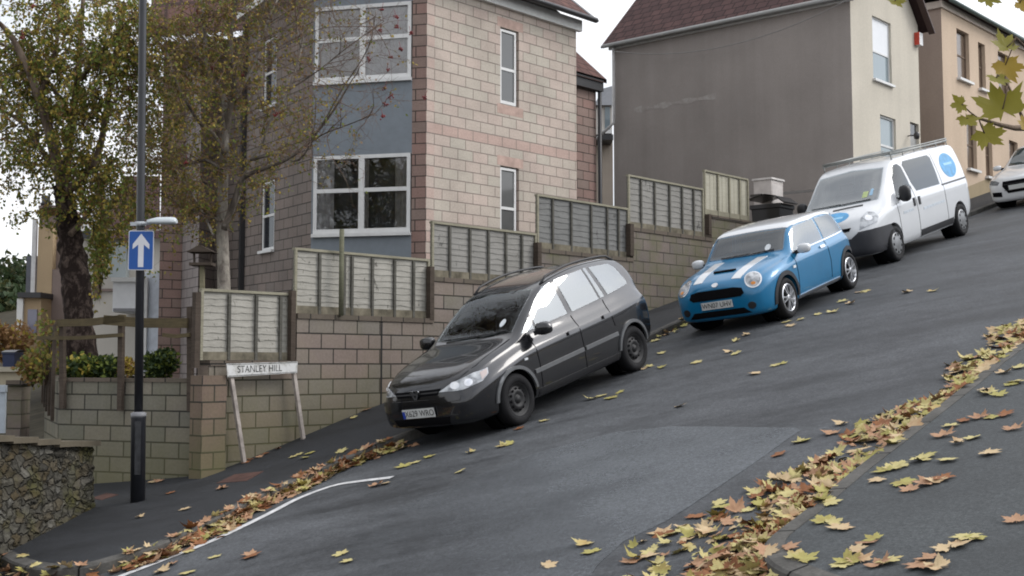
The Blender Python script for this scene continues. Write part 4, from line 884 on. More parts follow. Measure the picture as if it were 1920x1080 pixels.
# ------------------------------------------------------------------ cars
M_tyre = mat_plain('tyre_rubber', (.008, .008, .009), .8, .25, var=.3)
M_liner = mat_plain('wheel_arch_liner', (.006, .006, .007), .95, .05)
M_blkpl = mat_plain('black_trim', (.014, .014, .016), .45, .4)
M_chrome = mat_plain('chrome', (.62, .63, .65), .12, .5, 1)
M_alloy = mat_plain('silver_alloy', (.50, .51, .53), .28, .5, .9)
M_steel = mat_plain('dull_steel_hubcap', (.20, .205, .21), .4, .5, .6)
M_blacksteel = mat_plain('black_steel_rim', (.008, .008, .009), .6, .4)
M_carglass = mat_glass('car_glass', (.010, .012, .013, 1), 1.62, .015)
M_skyglass = mat_plain('reflective_car_glass', (.74, .78, .79), .03, .5, .8, var=.05, scale=2)
M_lamp = NT('headlamp_glass', .08, .6); _k = M_lamp; _k.col(_k.ramp(_k.noise(9, 4), [(.35, (.14, .15, .165, 1)), (.6, (.46, .48, .50, 1))])); _k.b.inputs['Coat Weight'].default_value = 1; M_lamp = _k.m
M_plate = mat_plain('number_plate_white', (.52, .53, .52), .35, .4, var=.06)
M_char = mat_plain('plate_black', (.01, .01, .01), .5)
M_eu = mat_plain('plate_blue', (.01, .04, .30), .4)
M_ind = mat_plain('orange_lens', (.55, .20, .03), .25, .5)
M_red = mat_plain('red_lens', (.30, .01, .01), .2, .5)
M_stick = mat_plain('paper_disc', (.55, .58, .60), .5)
def pchip(pts):
    P = sorted(pts); x = np.array([p[0] for p in P], float); y = np.array([p[1] for p in P], float)
    h = np.diff(x); d = np.diff(y) / h; m = np.zeros_like(y)
    m[1:-1] = np.where(d[1:] * d[:-1] > 0, 2 * d[1:] * d[:-1] / (d[1:] + d[:-1] + 1e-12), 0); m[0], m[-1] = d[0], d[-1]
    def f(q):
        i = int(np.clip(np.searchsorted(x, q) - 1, 0, len(h) - 1)); t = (min(max(q, x[0]), x[-1]) - x[i]) / h[i]
        return float((2 * t ** 3 - 3 * t ** 2 + 1) * y[i] + (t ** 3 - 2 * t ** 2 + t) * h[i] * m[i] + (-2 * t ** 3 + 3 * t ** 2) * y[i + 1] + (t ** 3 - t ** 2) * h[i] * m[i + 1])
    return f
M_trim_in = mat_plain('cabin_trim', (.030, .030, .032), .85, .2, var=.3)
M_seat = mat_plain('seat_cloth', (.045, .045, .05), .9, .15, var=.3)
def mat_carpane(name, refl, tint, ior=1.5):
    k = NT(name); k.n.remove(k.b)
    tr = k.new('ShaderNodeBsdfTransparent'); tr.inputs['Color'].default_value = (*tint, 1)
    gl = k.new('ShaderNodeBsdfGlossy'); gl.inputs['Roughness'].default_value = .015; gl.inputs['Color'].default_value = (.94, .98, 1, 1)
    fr = k.new('ShaderNodeFresnel'); fr.inputs['IOR'].default_value = ior; mx_ = k.math('MAXIMUM', fr.outputs[0], refl)
    ms = k.new('ShaderNodeMixShader'); k.link(mx_, ms.inputs[0]); k.link(tr.outputs[0], ms.inputs[1]); k.link(gl.outputs[0], ms.inputs[2]); k.link(ms.outputs[0], k.n['Material Output'].inputs['Surface']); return k.m
M_screen = mat_carpane('clear_windscreen', .05, (.72, .78, .74)); M_screenv = mat_carpane('teal_windscreen', .28, (.5, .58, .6)); M_screenb = mat_carpane('blue_tinted_windscreen', .15, (.62, .70, .72))
M_skyglass = mat_carpane('mirrored_side_glass', .27, (.45, .5, .5))
def shrink(poly, f=.965):
    cx = sum(p[0] for p in poly) / len(poly); cz = sum(p[1] for p in poly) / len(poly); n = len(poly); P = [Vector(p) for p in poly]
    if sum(P[i].x * P[(i + 1) % n].y - P[(i + 1) % n].x * P[i].y for i in range(n)) < 0: P = P[::-1]
    out = []
    for i in range(n):
        e1 = (P[i] - P[i - 1]).normalized(); e2 = (P[(i + 1) % n] - P[i]).normalized(); n1 = Vector((-e1.y, e1.x)); n2 = Vector((-e2.y, e2.x)); b_ = (n1 + n2); b_ = b_ / max(.35, b_.dot(n1)); q = P[i] + b_ * .016; out.append((q.x, q.y))
    return out
class Car:
    def __init__(s, name, label, paint, zt, zb, wd, belt, wr, crown, xs, wb, rw, track, arch, shoulder=.10, tuck=.035, cat='car', cabin=None):
        s.root = bpy.data.objects.new(name, None); COL.objects.link(s.root); tag(s.root, label, cat); s.paint = paint; s.rw = rw; s.track = track; s.wb = wb
        fzt, fzb, fw, fb, fr = map(pchip, (zt, zb, wd, belt, wr))
        s.fzt = fzt; rows = []
        def sect(x, ins=0.0, floor=None):
            t, b, w = fzt(x) - ins, (fzb(x) if floor is None else floor), fw(x) - ins; r = min(fr(x) - ins, w - .03)
            cr = min(crown, (t - b) * .25); be = min(fb(x), t - cr - .02); sh = be - min(shoulder, (be - b) * .3); k = lambda a, c, u: a + (c - a) * u
            hw = w - tuck
            half = [(0, b), (w * .5, b), (w * .86, b + .01), (w * .955, b + .05), (w * .988, k(b, sh, .32)), (w * .996, k(b, sh, .65)), (w, sh - .02), (w - .006, sh + .012), (hw, be),
                    (k(hw, r, .3) + .012, k(be, t - cr, .33)), (k(hw, r, .66) + .012, k(be, t - cr, .68)), (r + .004, t - cr), (r - .035, t - cr * .45), (r - .11, t - cr * .2), (r * .45, t - cr * .04), (0, t)]
            return [Vector((x, y, z)) for y, z in half] + [Vector((x, -y, z)) for y, z in half[-2:0:-1]]
        mb = MB(); mb.grid([sect(x) for x in xs], True, cap=True)
        o = mb.build('body', paint, s.root, merge=True, fix=True)
        m = o.modifiers.new('s', 'SUBSURF'); m.levels = 1; m.render_levels = 1
        dg = bpy.context.evaluated_depsgraph_get(); me = bpy.data.meshes.new_from_object(o.evaluated_get(dg)); o.modifiers.clear(); o.data = me
        s.bvh = BVHTree.FromPolygons([v.co.copy() for v in me.vertices], [list(p.vertices) for p in me.polygons])
        s.body = o
        cut = MB()
        for (ax_, ra) in arch:
            for sg in (1, -1): cut.lathe((ax_, sg * (track / 2 - .26), rw), (0, sg, 0), [(0, 0), (ra, 0), (ra, .7), (0, .7)], 40)
        c = cut.build('cutter', M_liner, None, merge=True, fix=True)
        cuts = [c]
        if cabin:
            x0, x1, fl, openings = cabin
            mb = MB(); mb.grid([sect(x1 + (x0 - x1) * i / 24, .055, fl) for i in range(25)], True, cap=True); cuts.append(mb.build('cutter', M_trim_in, None, merge=True, fix=True))
            for kind, poly, e0, e1 in openings:
                mb = MB()
                for sg in ((1, -1) if kind == 'S' else (1,)):
                    P = [Vector((p[0], sg * e0, p[1])) if kind == 'S' else Vector((e0, p[0], p[1])) for p in poly]; mb.prism(P, (0, sg * (e1 - e0), 0) if kind == 'S' else (e1 - e0, 0, 0))
                cuts.append(mb.build('cutter', M_blkpl, None, merge=True, fix=True))
        for c in cuts:
            m = o.modifiers.new('b', 'BOOLEAN'); m.operation = 'DIFFERENCE'; m.object = c; m.solver = 'EXACT'
        dg = bpy.context.evaluated_depsgraph_get(); me = bpy.data.meshes.new_from_object(o.evaluated_get(dg)); o.modifiers.clear()
        for c in cuts: bpy.data.objects.remove(c)
        o.data = me
        for p in me.polygons: p.use_smooth = True
        me.set_sharp_from_angle(angle=R(32))
        for (ax_, ra) in arch:
            for sg in (1, -1):
                mb = MB(); y0 = track / 2 - .255
                mb.lathe((ax_, sg * y0, rw), (0, sg, 0), [(.02, 0), (ra - .004, 0), (ra - .004, .21)], 36); mb.build('wheel_well', M_liner, s.root)
    def ray(s, p, d):
        h = s.bvh.ray_cast(Vector(p), Vector(d)); return (h[0], h[1]) if h[0] is not None else (None, None)
    def patch(s, name, poly, side, m, off=.004, step=.03, parent=None, label=None, hole=None):
        """outline in a view plane laid on the body surface. side: 'L','R' (x,z), 'F','B' (y,z), 'T' (x,y), or (origin,u,v,dir)"""
        if side == 'L': fr = (Vector((0, 3, 0)), Vector((1, 0, 0)), UP, Vector((0, -1, 0)))
        elif side == 'R': fr = (Vector((0, -3, 0)), Vector((1, 0, 0)), UP, Vector((0, 1, 0)))
        elif side == 'F': fr = (Vector((4, 0, 0)), Vector((0, 1, 0)), UP, Vector((-1, 0, 0)))
        elif side == 'B': fr = (Vector((-8, 0, 0)), Vector((0, 1, 0)), UP, Vector((1, 0, 0)))
        elif side == 'T': fr = (Vector((0, 0, 4)), Vector((1, 0, 0)), Vector((0, 1, 0)), Vector((0, 0, -1)))
        else: fr = side
        o, u, v, d = fr
        P = [Vector(p) for p in poly]; q = []
        for i in range(len(P)):
            a, b = P[i], P[(i + 1) % len(P)]; k = max(1, int((b - a).length / step)); q += [a.lerp(b, j / k) for j in range(k)]
        n = len(q); pts = list(q); x0, x1 = min(p.x for p in q), max(p.x for p in q); y0, y1 = min(p.y for p in q), max(p.y for p in q)
        i = x0 + step / 2
        while i < x1:
            j = y0 + step / 2
            while j < y1: pts.append(Vector((i, j))); j += step
            i += step
        r = delaunay_2d_cdt(pts, [(i, (i + 1) % n) for i in range(n)], [list(range(n))], 2, 1e-6)
        V = []; N = []
        for p in r[0]:
            h, nn = s.ray(o + u * p.x + v * p.y, d)
            if h is not None and nn.dot(d) > 0: nn = -nn
            V.append(h); N.append(nn)
        mb = MB(); use = [f for f in r[2] if all(V[i] is not None for i in f)]
        if not use: return None
        ec = {}
        for f in use:
            for i in range(len(f)): e = (f[i], f[(i + 1) % len(f)]); ec[e] = 1
        top = [None if V[i] is None else V[i] + N[i] * off for i in range(len(V))]; bot = [None if V[i] is None else V[i] - N[i] * .006 for i in range(len(V))]
        remap = {}
        def idx(i, b):
            if (i, b) not in remap: remap[(i, b)] = len(mb.v); mb.v.append(tuple((bot if b else top)[i]))
            return remap[(i, b)]
        def addf(f, sm=True): mb.f.append(f); mb.uv.append([(0, 0)] * len(f)); mb.mi.append(0); mb.sm.append(sm)
        for f in use:
            a, b, c = [top[i] for i in f[:3]]; nf = (b - a).cross(c - a)
            fl = list(f) if nf.dot(d) < 0 else list(f)[::-1]; addf([idx(i, 0) for i in fl])
        for (a, b) in ec:
            if (b, a) not in ec: addf([idx(a, 0), idx(b, 0), idx(b, 1), idx(a, 1)], False)
        ob = mb.build(name, m, parent or s.root)
        ob.data.set_sharp_from_angle(angle=R(50))
        if label: ob['label'] = label
        return ob
    def line(s, name, pts, side, m, w=.012, off=.003, parent=None):
        P = [Vector(p) for p in pts]; a, b = [], []
        for i, p in enumerate(P):
            d = (P[min(i + 1, len(P) - 1)] - P[max(i - 1, 0)]).normalized(); n = Vector((-d.y, d.x)) * w / 2; a.append(p + n); b.append(p - n)
        return s.patch(name, a + b[::-1], side, m, off, .05, parent)
    def arc(s, name, cx, cz, r0, r1, a0, a1, side, m, off=.012, n=22, parent=None):
        A = [R(a0 + (a1 - a0) * i / n) for i in range(n + 1)]
        return s.patch(name, [(cx + r1 * math.cos(t), cz + r1 * math.sin(t)) for t in A] + [(cx + r0 * math.cos(t), cz + r0 * math.sin(t)) for t in A[::-1]], side, m, off, .04, parent)
    def wheel(s, x, sg, rimr, m, style, w=.20, steer=0):
        c = Vector((x, sg * (s.track / 2), s.rw)); a = Vector((0, sg, 0)); h = w / 2; r = s.rw
        mb = MB(); mb.lathe(c, a, [(rimr - .01, -h), (rimr + .02, -h), (r - .03, -h + .005), (r, -h + .035), (r, h - .035), (r - .025, h - .002), (r - .06, h + .006), (rimr + .012, h - .004), (rimr, h - .018), (rimr - .02, h - .05)], 44)
        for k in range(3):
            rr = r + .0005; mb.lathe(c, a, [(rr, -.05 + k * .05 - .006), (rr + .002, -.05 + k * .05), (rr, -.05 + k * .05 + .006)], 44)
        wo_ = mb.build('wheel', M_tyre, s.root)
        mb = MB()
        if style == 'steel':
            mb.lathe(c, a, [(rimr, h - .012), (rimr - .02, h - .02), (rimr - .035, h - .05), (rimr * .72, h - .045), (rimr * .55, h - .012), (rimr * .42, h - .012), (rimr * .30, h - .03), (.05, h - .03), (.045, h - .01), (0, h - .008)], 36)
            for k in range(12):
                t = 2 * math.pi * k / 12; p = c + Vector((math.cos(t) * rimr * .64, sg * (h - .022), math.sin(t) * rimr * .64)); mb.lathe(p, a, [(.018, -.004), (.016, .004), (0, .0)], 8, 1)
        elif style == 'cap':
            mb.lathe(c, a, [(rimr, h - .008), (rimr - .015, h + .004), (rimr * .8, h + .002), (rimr * .45, h + .016), (.06, h + .02), (0, h + .022)], 36)
            for k in range(9):
                t = 2 * math.pi * k / 9; p = c + Vector((math.cos(t) * rimr * .76, sg * (h + .004), math.sin(t) * rimr * .76)); mb.lathe(p, a, [(.028, -.006), (.026, .003), (0, .003)], 10, 1)
        else:
            mb.lathe(c, a, [(rimr, h - .01), (rimr - .012, h), (rimr - .028, h - .012), (rimr - .032, h - .07)], 40)
            mb.lathe(c, a, [(.05, h - .03), (.048, h - .004), (.03, h), (0, h)], 20)
            mb.lathe(c, a, [(rimr - .03, h - .075), (0, h - .08)], 30, 1)
            nsp = 5
            for k in range(nsp):
                for dd in (-.16, .16):
                    t0, t1 = 2 * math.pi * k / nsp + dd * .9, 2 * math.pi * k / nsp + dd * 1.35
                    p0 = c + Vector((math.cos(t0) * .045, sg * (h - .012), math.sin(t0) * .045)); p1 = c + Vector((math.cos(t1) * (rimr - .022), sg * (h - .012), math.sin(t1) * (rimr - .022)))
                    mb.bar(p0, p1, .026, .022, up=a)
        mb.build('rim', [m, M_liner], wo_); return wo_
    def wheels(s, rimr, m, style, w=.20):
        for x in (0, -s.wb):
            for sg in (1, -1): s.wheel(x, sg, rimr, m, style, w)
    def text(s, name, txt, size, loc, parent, m, rot=None, ext=.002, sx=1.0):
        c = bpy.data.curves.new(name, 'FONT'); c.body = txt; c.size = size; c.extrude = ext; c.align_x = 'CENTER'; c.align_y = 'CENTER'
        o = bpy.data.objects.new(name, c); dg = None
        COL.objects.link(o); dg = bpy.context.evaluated_depsgraph_get(); me = bpy.data.meshes.new_from_object(o.evaluated_get(dg)); bpy.data.objects.remove(o)
        M = rot or Matrix(((0, 0, 1), (1, 0, 0), (0, 1, 0)))
        me.transform(Matrix.Translation(loc) @ M.to_4x4() @ Matrix.Diagonal((sx, 1, 1, 1))); me.materials.clear(); me.materials.append(m)
        return link(name, me, parent)
    def plate(s, x, z, txt, eu=True, tilt=.05):
        mb = MB(); mb.box((x, 0, z), (.006, 0, 0), (0, .26, 0), (tilt * .05, 0, .056)); p = mb.build('number_plate', M_plate, s.root)
        s.text('registration', txt, .105, Vector((x + .0075, .018 if eu else 0, z - .002)), p, M_char, ext=.001, sx=.92)
        if eu: mb = MB(); mb.box((x + .0065, -.238, z), (.001, 0, 0), (0, .02, 0), (0, 0, .054)); mb.build('blue_band', M_eu, p)
        return p
    def mirror(s, x, y, z, m, sx=.10, sy=.11, sz=.085):
        for sg in (1, -1):
            rows = []
            for i in range(9):
                th = math.pi * i / 8; row = []
                for j in range(16):
                    a = 2 * math.pi * j / 16; cx = math.copysign(abs(math.cos(a)) ** .6, math.cos(a)); cz = math.copysign(abs(math.sin(a)) ** .6, math.sin(a)); rr = math.sin(th) ** .55 if 0 < i < 8 else 0
                    row.append(Vector((x + cx * rr * sx * (1 if cx > 0 else .45), sg * (y + sy * -math.cos(th)), z + cz * rr * sz)))
                rows.append(row)
            mb = MB(); mb.grid(rows, True); o = mb.build('wing_mirror', m, s.root, fix=True)
            mb = MB(); mb.bar((x, sg * (y - .16), z - sz * .6), (x, sg * (y - .04), z - sz * .4), .06, .05, up=(1, 0, 0)); mb.build('mirror_stalk', M_blkpl, o)
    def interior(s, seats, wheel, dash):
        for (x, y, zz, back) in seats:
            t_ = s.root
            mb = MB(); mb.box((x + .24, y, zz + .06), (.25, 0, .03), (0, .24, 0), (0, 0, .07)); st_ = bevel(mb.build('seat', M_seat, t_), .04)
            mb = MB(); mb.box((x - .08, y, zz + .38), (.07, 0, .015), (0, .23, 0), (-.10, 0, .30)); bevel(mb.build('backrest', M_seat, st_), .05)
            mb = MB(); mb.box((x - .22, y, zz + .80), (.045, 0, .01), (0, .13, 0), (-.02, 0, .085)); mb.tube([(x - .18, y, zz + .66), (x - .21, y, zz + .76)], .012, 6); bevel(mb.build('headrest', M_seat, st_), .03)
        x, y, zz, r = wheel; ax_ = Vector((-.86, 0, .5)).normalized(); u_ = Vector((0, 1, 0)); v_ = ax_.cross(u_)
        mb = MB(); c = Vector((x, y, zz)); pts = [c + (u_ * math.cos(t) + v_ * math.sin(t)) * r for t in [2 * math.pi * k / 24 for k in range(25)]]; mb.tube(pts, .015, 7, 0, False)
        for t in (0, math.pi, math.pi * 1.5): mb.bar(c, c + (u_ * math.cos(t) + v_ * math.sin(t)) * r, .03, .015, up=ax_)
        mb.build('steering_wheel', M_blkpl, s.root)
        x0, x1, zz, w = dash
        mb = MB(); mb.grid([[Vector((a, b_, c_)) for b_ in (-w, -w * .5, 0, w * .5, w)] for a, c_ in ((x0, zz), ((x0 + x1) / 2, zz + .015), (x1, zz - .03), (x1 - .02, zz - .25))]); mb.build('dashboard', M_trim_in, s.root)
    def wipers(s, pts):
        for a, b in pts:
            p = []
            for i in range(5):
                y = a[0] + (b[0] - a[0]) * i / 4; z = a[1] + (b[1] - a[1]) * i / 4
                h, n = s.ray((4, y, z), (-1, 0, 0))
                if h is not None: p.append(h + n * (.018 if n.x > 0 else -.018))
            if len(p) > 1: mb = MB(); mb.tube(p, .009, 5); mb.build('wiper', M_blkpl, s.root)
    def place(s, x, y, yaw):
        c, sn = math.cos(yaw), math.sin(yaw); W_ = lambda a, b: (x + c * a - sn * b, y + sn * a + c * b); h = s.track / 2
        fl, fr, rl, rr = [Vector((*W_(a, b), gz(*W_(a, b)))) for a, b in ((0, h), (0, -h), (-s.wb, h), (-s.wb, -h))]
        f = ((fl + fr) - (rl + rr)).normalized(); l = (fl + rl) - (fr + rr); l = (l - f * l.dot(f)).normalized(); u = f.cross(l)
        o = (fl + fr) / 2; M = Matrix((f, l, u)).transposed().to_4x4(); M.translation = o + u * .002; s.root.matrix_world = M
        bpy.context.view_layer.update()
def xs_(nose, tail, n=52): # stations, denser at the ends
    t = [i / n for i in range(n + 1)]; return [tail + (nose - tail) * (u - math.sin(2 * math.pi * u) * .11) for u in t]
# --- black people carrier
M_black = mat_paint('black_metallic', (.015, .0155, .018), .5, .85, .22, .1)
M_strip_sheen = mat_plain('trim_strip_sheen', (.14, .145, .15), .3, .5, .4)  # grey lightened to imitate reflections along rubbing strips and arch lips
Z_WS = [(-.63, 1.085), (-.3, 1.065), (0, 1.06), (.3, 1.065), (.63, 1.085), (.575, 1.43), (.53, 1.50), (.3, 1.515), (0, 1.52), (-.3, 1.515), (-.53, 1.50), (-.575, 1.43)]
Z_SW = [('quarter_light', [(-.42, 1.04), (-.68, 1.055), (-.68, 1.205)]), ('side_window', [(-.73, 1.06), (-1.43, 1.085), (-1.37, 1.53), (-1.20, 1.50), (-.95, 1.375), (-.73, 1.24)]), ('side_window', [(-1.54, 1.09), (-2.20, 1.125), (-2.10, 1.565), (-1.47, 1.545)]),
        ('side_window', [(-2.245, 1.128), (-2.34, 1.133), (-2.21, 1.57), (-2.145, 1.568)]), ('rear_quarter_window', [(-2.43, 1.14), (-2.98, 1.185), (-3.0, 1.23), (-2.88, 1.46), (-2.78, 1.525), (-2.29, 1.565)])]
z = Car('black_people_carrier', 'dark black people carrier parked nose downhill beside the stepped wall', M_black,
        zt=[(.87, .60), (.855, .68), (.81, .745), (.70, .81), (.5, .88), (.2, .955), (-.1, 1.01), (-.30, 1.055), (-.70, 1.30), (-1.10, 1.515), (-1.5, 1.615), (-2.1, 1.66), (-2.7, 1.64), (-3.04, 1.57), (-3.2, 1.38), (-3.34, 1.10), (-3.41, .92), (-3.44, .75)],
        zb=[(.87, .34), (.82, .25), (.6, .20), (.2, .19), (-2.6, .20), (-3.2, .30), (-3.44, .42)],
        wd=[(.87, .40), (.84, .55), (.77, .675), (.62, .765), (.4, .825), (0, .855), (-.6, .868), (-2.5, .868), (-3.0, .845), (-3.25, .80), (-3.38, .73), (-3.44, .60)],
        belt=[(.87, .58), (.6, .74), (.2, .86), (-.3, .965), (-1, 1.0), (-2.2, 1.045), (-3.2, 1.10), (-3.44, .8)],
        wr=[(.87, .30), (.7, .60), (.3, .71), (-.25, .74), (-.7, .70), (-1.10, .635), (-2.0, .63), (-3.0, .60), (-3.2, .66), (-3.44, .50)], crown=.065, xs=xs_(.87, -3.44), wb=2.694, rw=.316, track=1.50, arch=((0, .365), (-2.694, .365)), shoulder=.14, tuck=.10, cabin=(-.50, -3.15, .50, [('S', shrink(p), .3, 1.2) for _, p in Z_SW if len(p) > 3] + [('F', shrink(Z_WS), .8, -1.5)]))
z.patch('windscreen', Z_WS, 'F', M_screen)
for sd_ in 'LR':
    for nm, p in Z_SW: z.patch(nm, p, sd_, M_skyglass, .004)
    z.line('door_gap', [(-.50, .30), (-.52, .6), (-.50, 1.0)], sd_, M_liner); z.line('door_gap', [(-1.50, .27), (-1.50, .7), (-1.48, 1.05)], sd_, M_liner); z.line('door_gap', [(-2.30, .72), (-2.25, .9), (-2.27, 1.1)], sd_, M_liner)
    z.line('rubbing_strip', [(-.40, .555), (-1.48, .585)], sd_, M_strip_sheen, .05, .016); z.line('rubbing_strip', [(-1.53, .586), (-2.32, .605)], sd_, M_strip_sheen, .05, .016)
    for xx in (-1.30, -2.14):
        zz_ = .855 if xx > -2 else .89; z.patch('door_handle', [(xx - .09, zz_ - .022), (xx + .09, zz_ - .026), (xx + .09, zz_ + .018), (xx - .09, zz_ + .022)], sd_, M_black, .028)
    for ax_ in (0, -2.694): z.arc('arch_lip', ax_, .316, .362, .405, 8, 172, sd_, M_strip_sheen, .022)
    z.patch('side_repeater', [(-.30, .735), (-.24, .735), (-.24, .76), (-.30, .76)], sd_, M_stick, .01)
    z.line('sill_strip', [(-.42, .29), (-2.3, .30)], sd_, M_blkpl, .09, .006)
for sg in (1, -1):
    n = Vector((.72, sg * .69, 0)); u_ = Vector((-.69 * 1, sg * .72, 0))
    hl = z.patch('headlight', [(-.33, .655), (-.05, .635), (.20, .675), (.29, .735), (.30, .80), (.12, .79), (-.16, .735)], (Vector((.62, sg * .60, 0)) + n * 2, u_, UP, -n), M_lamp, .012, label=None)
    for cu in (-.13, .03): z.patch('reflector', [(cu + .055 * math.cos(R(t)), .70 + .042 * math.sin(R(t))) for t in range(0, 360, 30)], (Vector((.62, sg * .60, 0)) + n * 2, u_, UP, -n), M_chrome, .016, parent=hl)
    z.patch('indicator', [(.20, .69), (.275, .735), (.285, .79), (.19, .775)], (Vector((.62, sg * .60, 0)) + n * 2, u_, UP, -n), M_ind if False else mat_plain('pale_indicator', (.45, .38, .36), .15, .6), .015, parent=hl)
    mb = MB(); pts = []
    for i in range(13):
        x = -1.25 - 1.75 * i / 12; h, nn = z.ray((x, sg * .565, 4), (0, 0, -1)); pts.append(h + UP * (.045 if 0 < i < 12 else .0))
    mb.tube(pts, .016, 7); mb.build('roof_rail', M_blkpl, z.root)
gr = z.patch('grille', [(-.33, .625), (.33, .625), (.38, .695), (-.38, .695)], 'F', M_liner, .006)
z.line('grille_bar', [(-.34, .66), (.34, .66)], 'F', M_blkpl, .016, .014, gr)
z.line('bumper_strip', [(-.62, .56), (0, .56), (.62, .56)], 'F', M_black, .05, .022)
z.patch('lower_intake', [(-.42, .27), (.42, .27), (.46, .36), (-.46, .36)], 'F', M_liner, .005)
mb = MB(); xn = z.ray((4, 0, .66), (-1, 0, 0))[0].x + .03
for a, b in (((-.062, .70), (-.006, .60)), ((.062, .70), (.006, .60)), ((-.062, .70), (-.02, .69)), ((.062, .70), (.02, .69)), ((-.03, .665), (.03, .665))): mb.bar((xn, a[0], a[1]), (xn, b[0], b[1]), .026, .014, up=(1, 0, 0))
mb.build('badge', M_chrome, z.root)
z.plate(z.ray((4, 0, .46), (-1, 0, 0))[0].x + .022, .435, 'X629 WRO')
z.mirror(-.60, .985, 1.055, M_black, .10, .12, .085)
z.wheels(.205, M_blacksteel, 'steel', .195)
z.patch('tax_disc', [(.40 + .04 * math.cos(R(t)), 1.19 + .04 * math.sin(R(t))) for t in range(0, 360, 40)], 'F', M_stick, .007)
z.wipers((((-.45, 1.075), (.12, 1.085)), ((.1, 1.075), (.55, 1.10))))
z.line('bonnet_gap', [(-.56, .75), (-.66, .86), (-.68, 1.02)], 'F', M_liner, .008); z.line('bonnet_gap', [(.56, .75), (.66, .86), (.68, 1.02)], 'F', M_liner, .008)
for sg in (1, -1): z.patch('rear_light', [(sg * .50, .93), (sg * .62, .95), (sg * .58, 1.2), (sg * .50, 1.2)], 'B', M_red, .006)
z.interior([(-1.55, .38, .52, 0), (-1.55, -.38, .52, 0), (-2.45, .45, .56, 0), (-2.45, 0, .56, 0), (-2.45, -.45, .56, 0)], (-.98, -.38, .98, .18), (-.52, -.98, 1.01, .70))
z.place(-.491, 15.869, R(231.8))
# --- blue hatchback with white roof and stripes
M_blue = mat_paint('blue_paint', (.003, .140, .295), .15, .6, .3, .08); M_wht = mat_paint('white_paint', (.56, .575, .59), 0, 1, .35, .02)
M_WS = [(-.655, .99), (0, .98), (.655, .99), (.605, 1.30), (0, 1.32), (-.605, 1.30)]
M_SW = [('side_window', [(-.52, .925), (-1.68, .955), (-1.66, 1.31), (-.94, 1.295), (-.74, 1.20)]), ('rear_quarter_window', [(-1.74, .958), (-2.52, .985), (-2.44, 1.26), (-2.36, 1.295), (-1.72, 1.31)])]
m_ = Car('blue_hatchback', 'small blue hatchback with white roof and white bonnet stripes', M_blue,
         zt=[(.72, .55), (.71, .66), (.67, .735), (.58, .79), (.3, .87), (-.1, .93), (-.42, .975), (-.66, 1.19), (-.86, 1.335), (-1.12, 1.385), (-1.8, 1.405), (-2.35, 1.385), (-2.58, 1.335), (-2.72, 1.12), (-2.86, .90), (-2.95, .72), (-2.985, .55)],
         zb=[(.72, .30), (.66, .20), (.4, .17), (-2.3, .18), (-2.8, .26), (-2.985, .36)],
         wd=[(.72, .46), (.69, .60), (.62, .70), (.48, .775), (.25, .82), (-.2, .835), (-1.2, .825), (-2.2, .842), (-2.6, .81), (-2.85, .72), (-2.985, .55)],
         belt=[(.72, .56), (.5, .72), (0, .84), (-.4, .885), (-1.5, .91), (-2.5, .95), (-2.985, .7)],
         wr=[(.72, .30), (.55, .56), (.2, .66), (-.42, .72), (-.86, .665), (-1.8, .665), (-2.5, .63), (-2.985, .45)], crown=.06, xs=xs_(.72, -2.985), wb=2.467, rw=.308, track=1.455, arch=((0, .35), (-2.467, .35)), shoulder=.08, tuck=.055, cabin=(-.52, -2.62, .45, [('S', shrink(p), .3, 1.2) for _, p in M_SW] + [('F', shrink(M_WS), .8, -1.2)]))
m_.patch('roof', [(-.84, -.62), (-.84, .62), (-1.0, .66), (-1.5, .675), (-2.4, .655), (-2.62, .60), (-2.62, -.60), (-2.4, -.655), (-1.5, -.675), (-1.0, -.66)], 'T', M_wht, .006, label='white roof')
m_.patch('windscreen', M_WS, 'F', M_screenb)
m_.interior([(-1.45, .35, .42, 0), (-1.45, -.35, .42, 0), (-2.15, .33, .45, 0), (-2.15, -.33, .45, 0)], (-.95, -.35, .86, .17), (-.54, -.92, .93, .66))
for sd_ in 'LR':
    for nm, p in M_SW: m_.patch(nm, p, sd_, M_skyglass, .004)
    m_.line('belt_chrome', [(-.5, .912), (-1.7, .94), (-2.55, .97)], sd_, M_chrome, .02, .008)
    m_.line('door_gap', [(-.42, .30), (-.46, .6), (-.44, .90)], sd_, M_liner); m_.line('door_gap', [(-1.70, .32), (-1.74, .6), (-1.70, .93)], sd_, M_liner)
    for ax_ in (0, -2.467): m_.arc('wheel_arch_trim', ax_, .308, .345, .412, -4, 184, sd_, M_blkpl, .014)
    m_.line('sill_trim', [(-.40, .245), (-2.06, .255)], sd_, M_chrome, .05, .012)
    m_.patch('door_handle', [(-1.60, .835), (-1.44, .832), (-1.44, .866), (-1.60, .868)], sd_, M_chrome, .025)
    m_.patch('side_repeater', [(-.40, .70), (-.30, .705), (-.31, .745), (-.40, .74)], sd_, M_stick, .012)
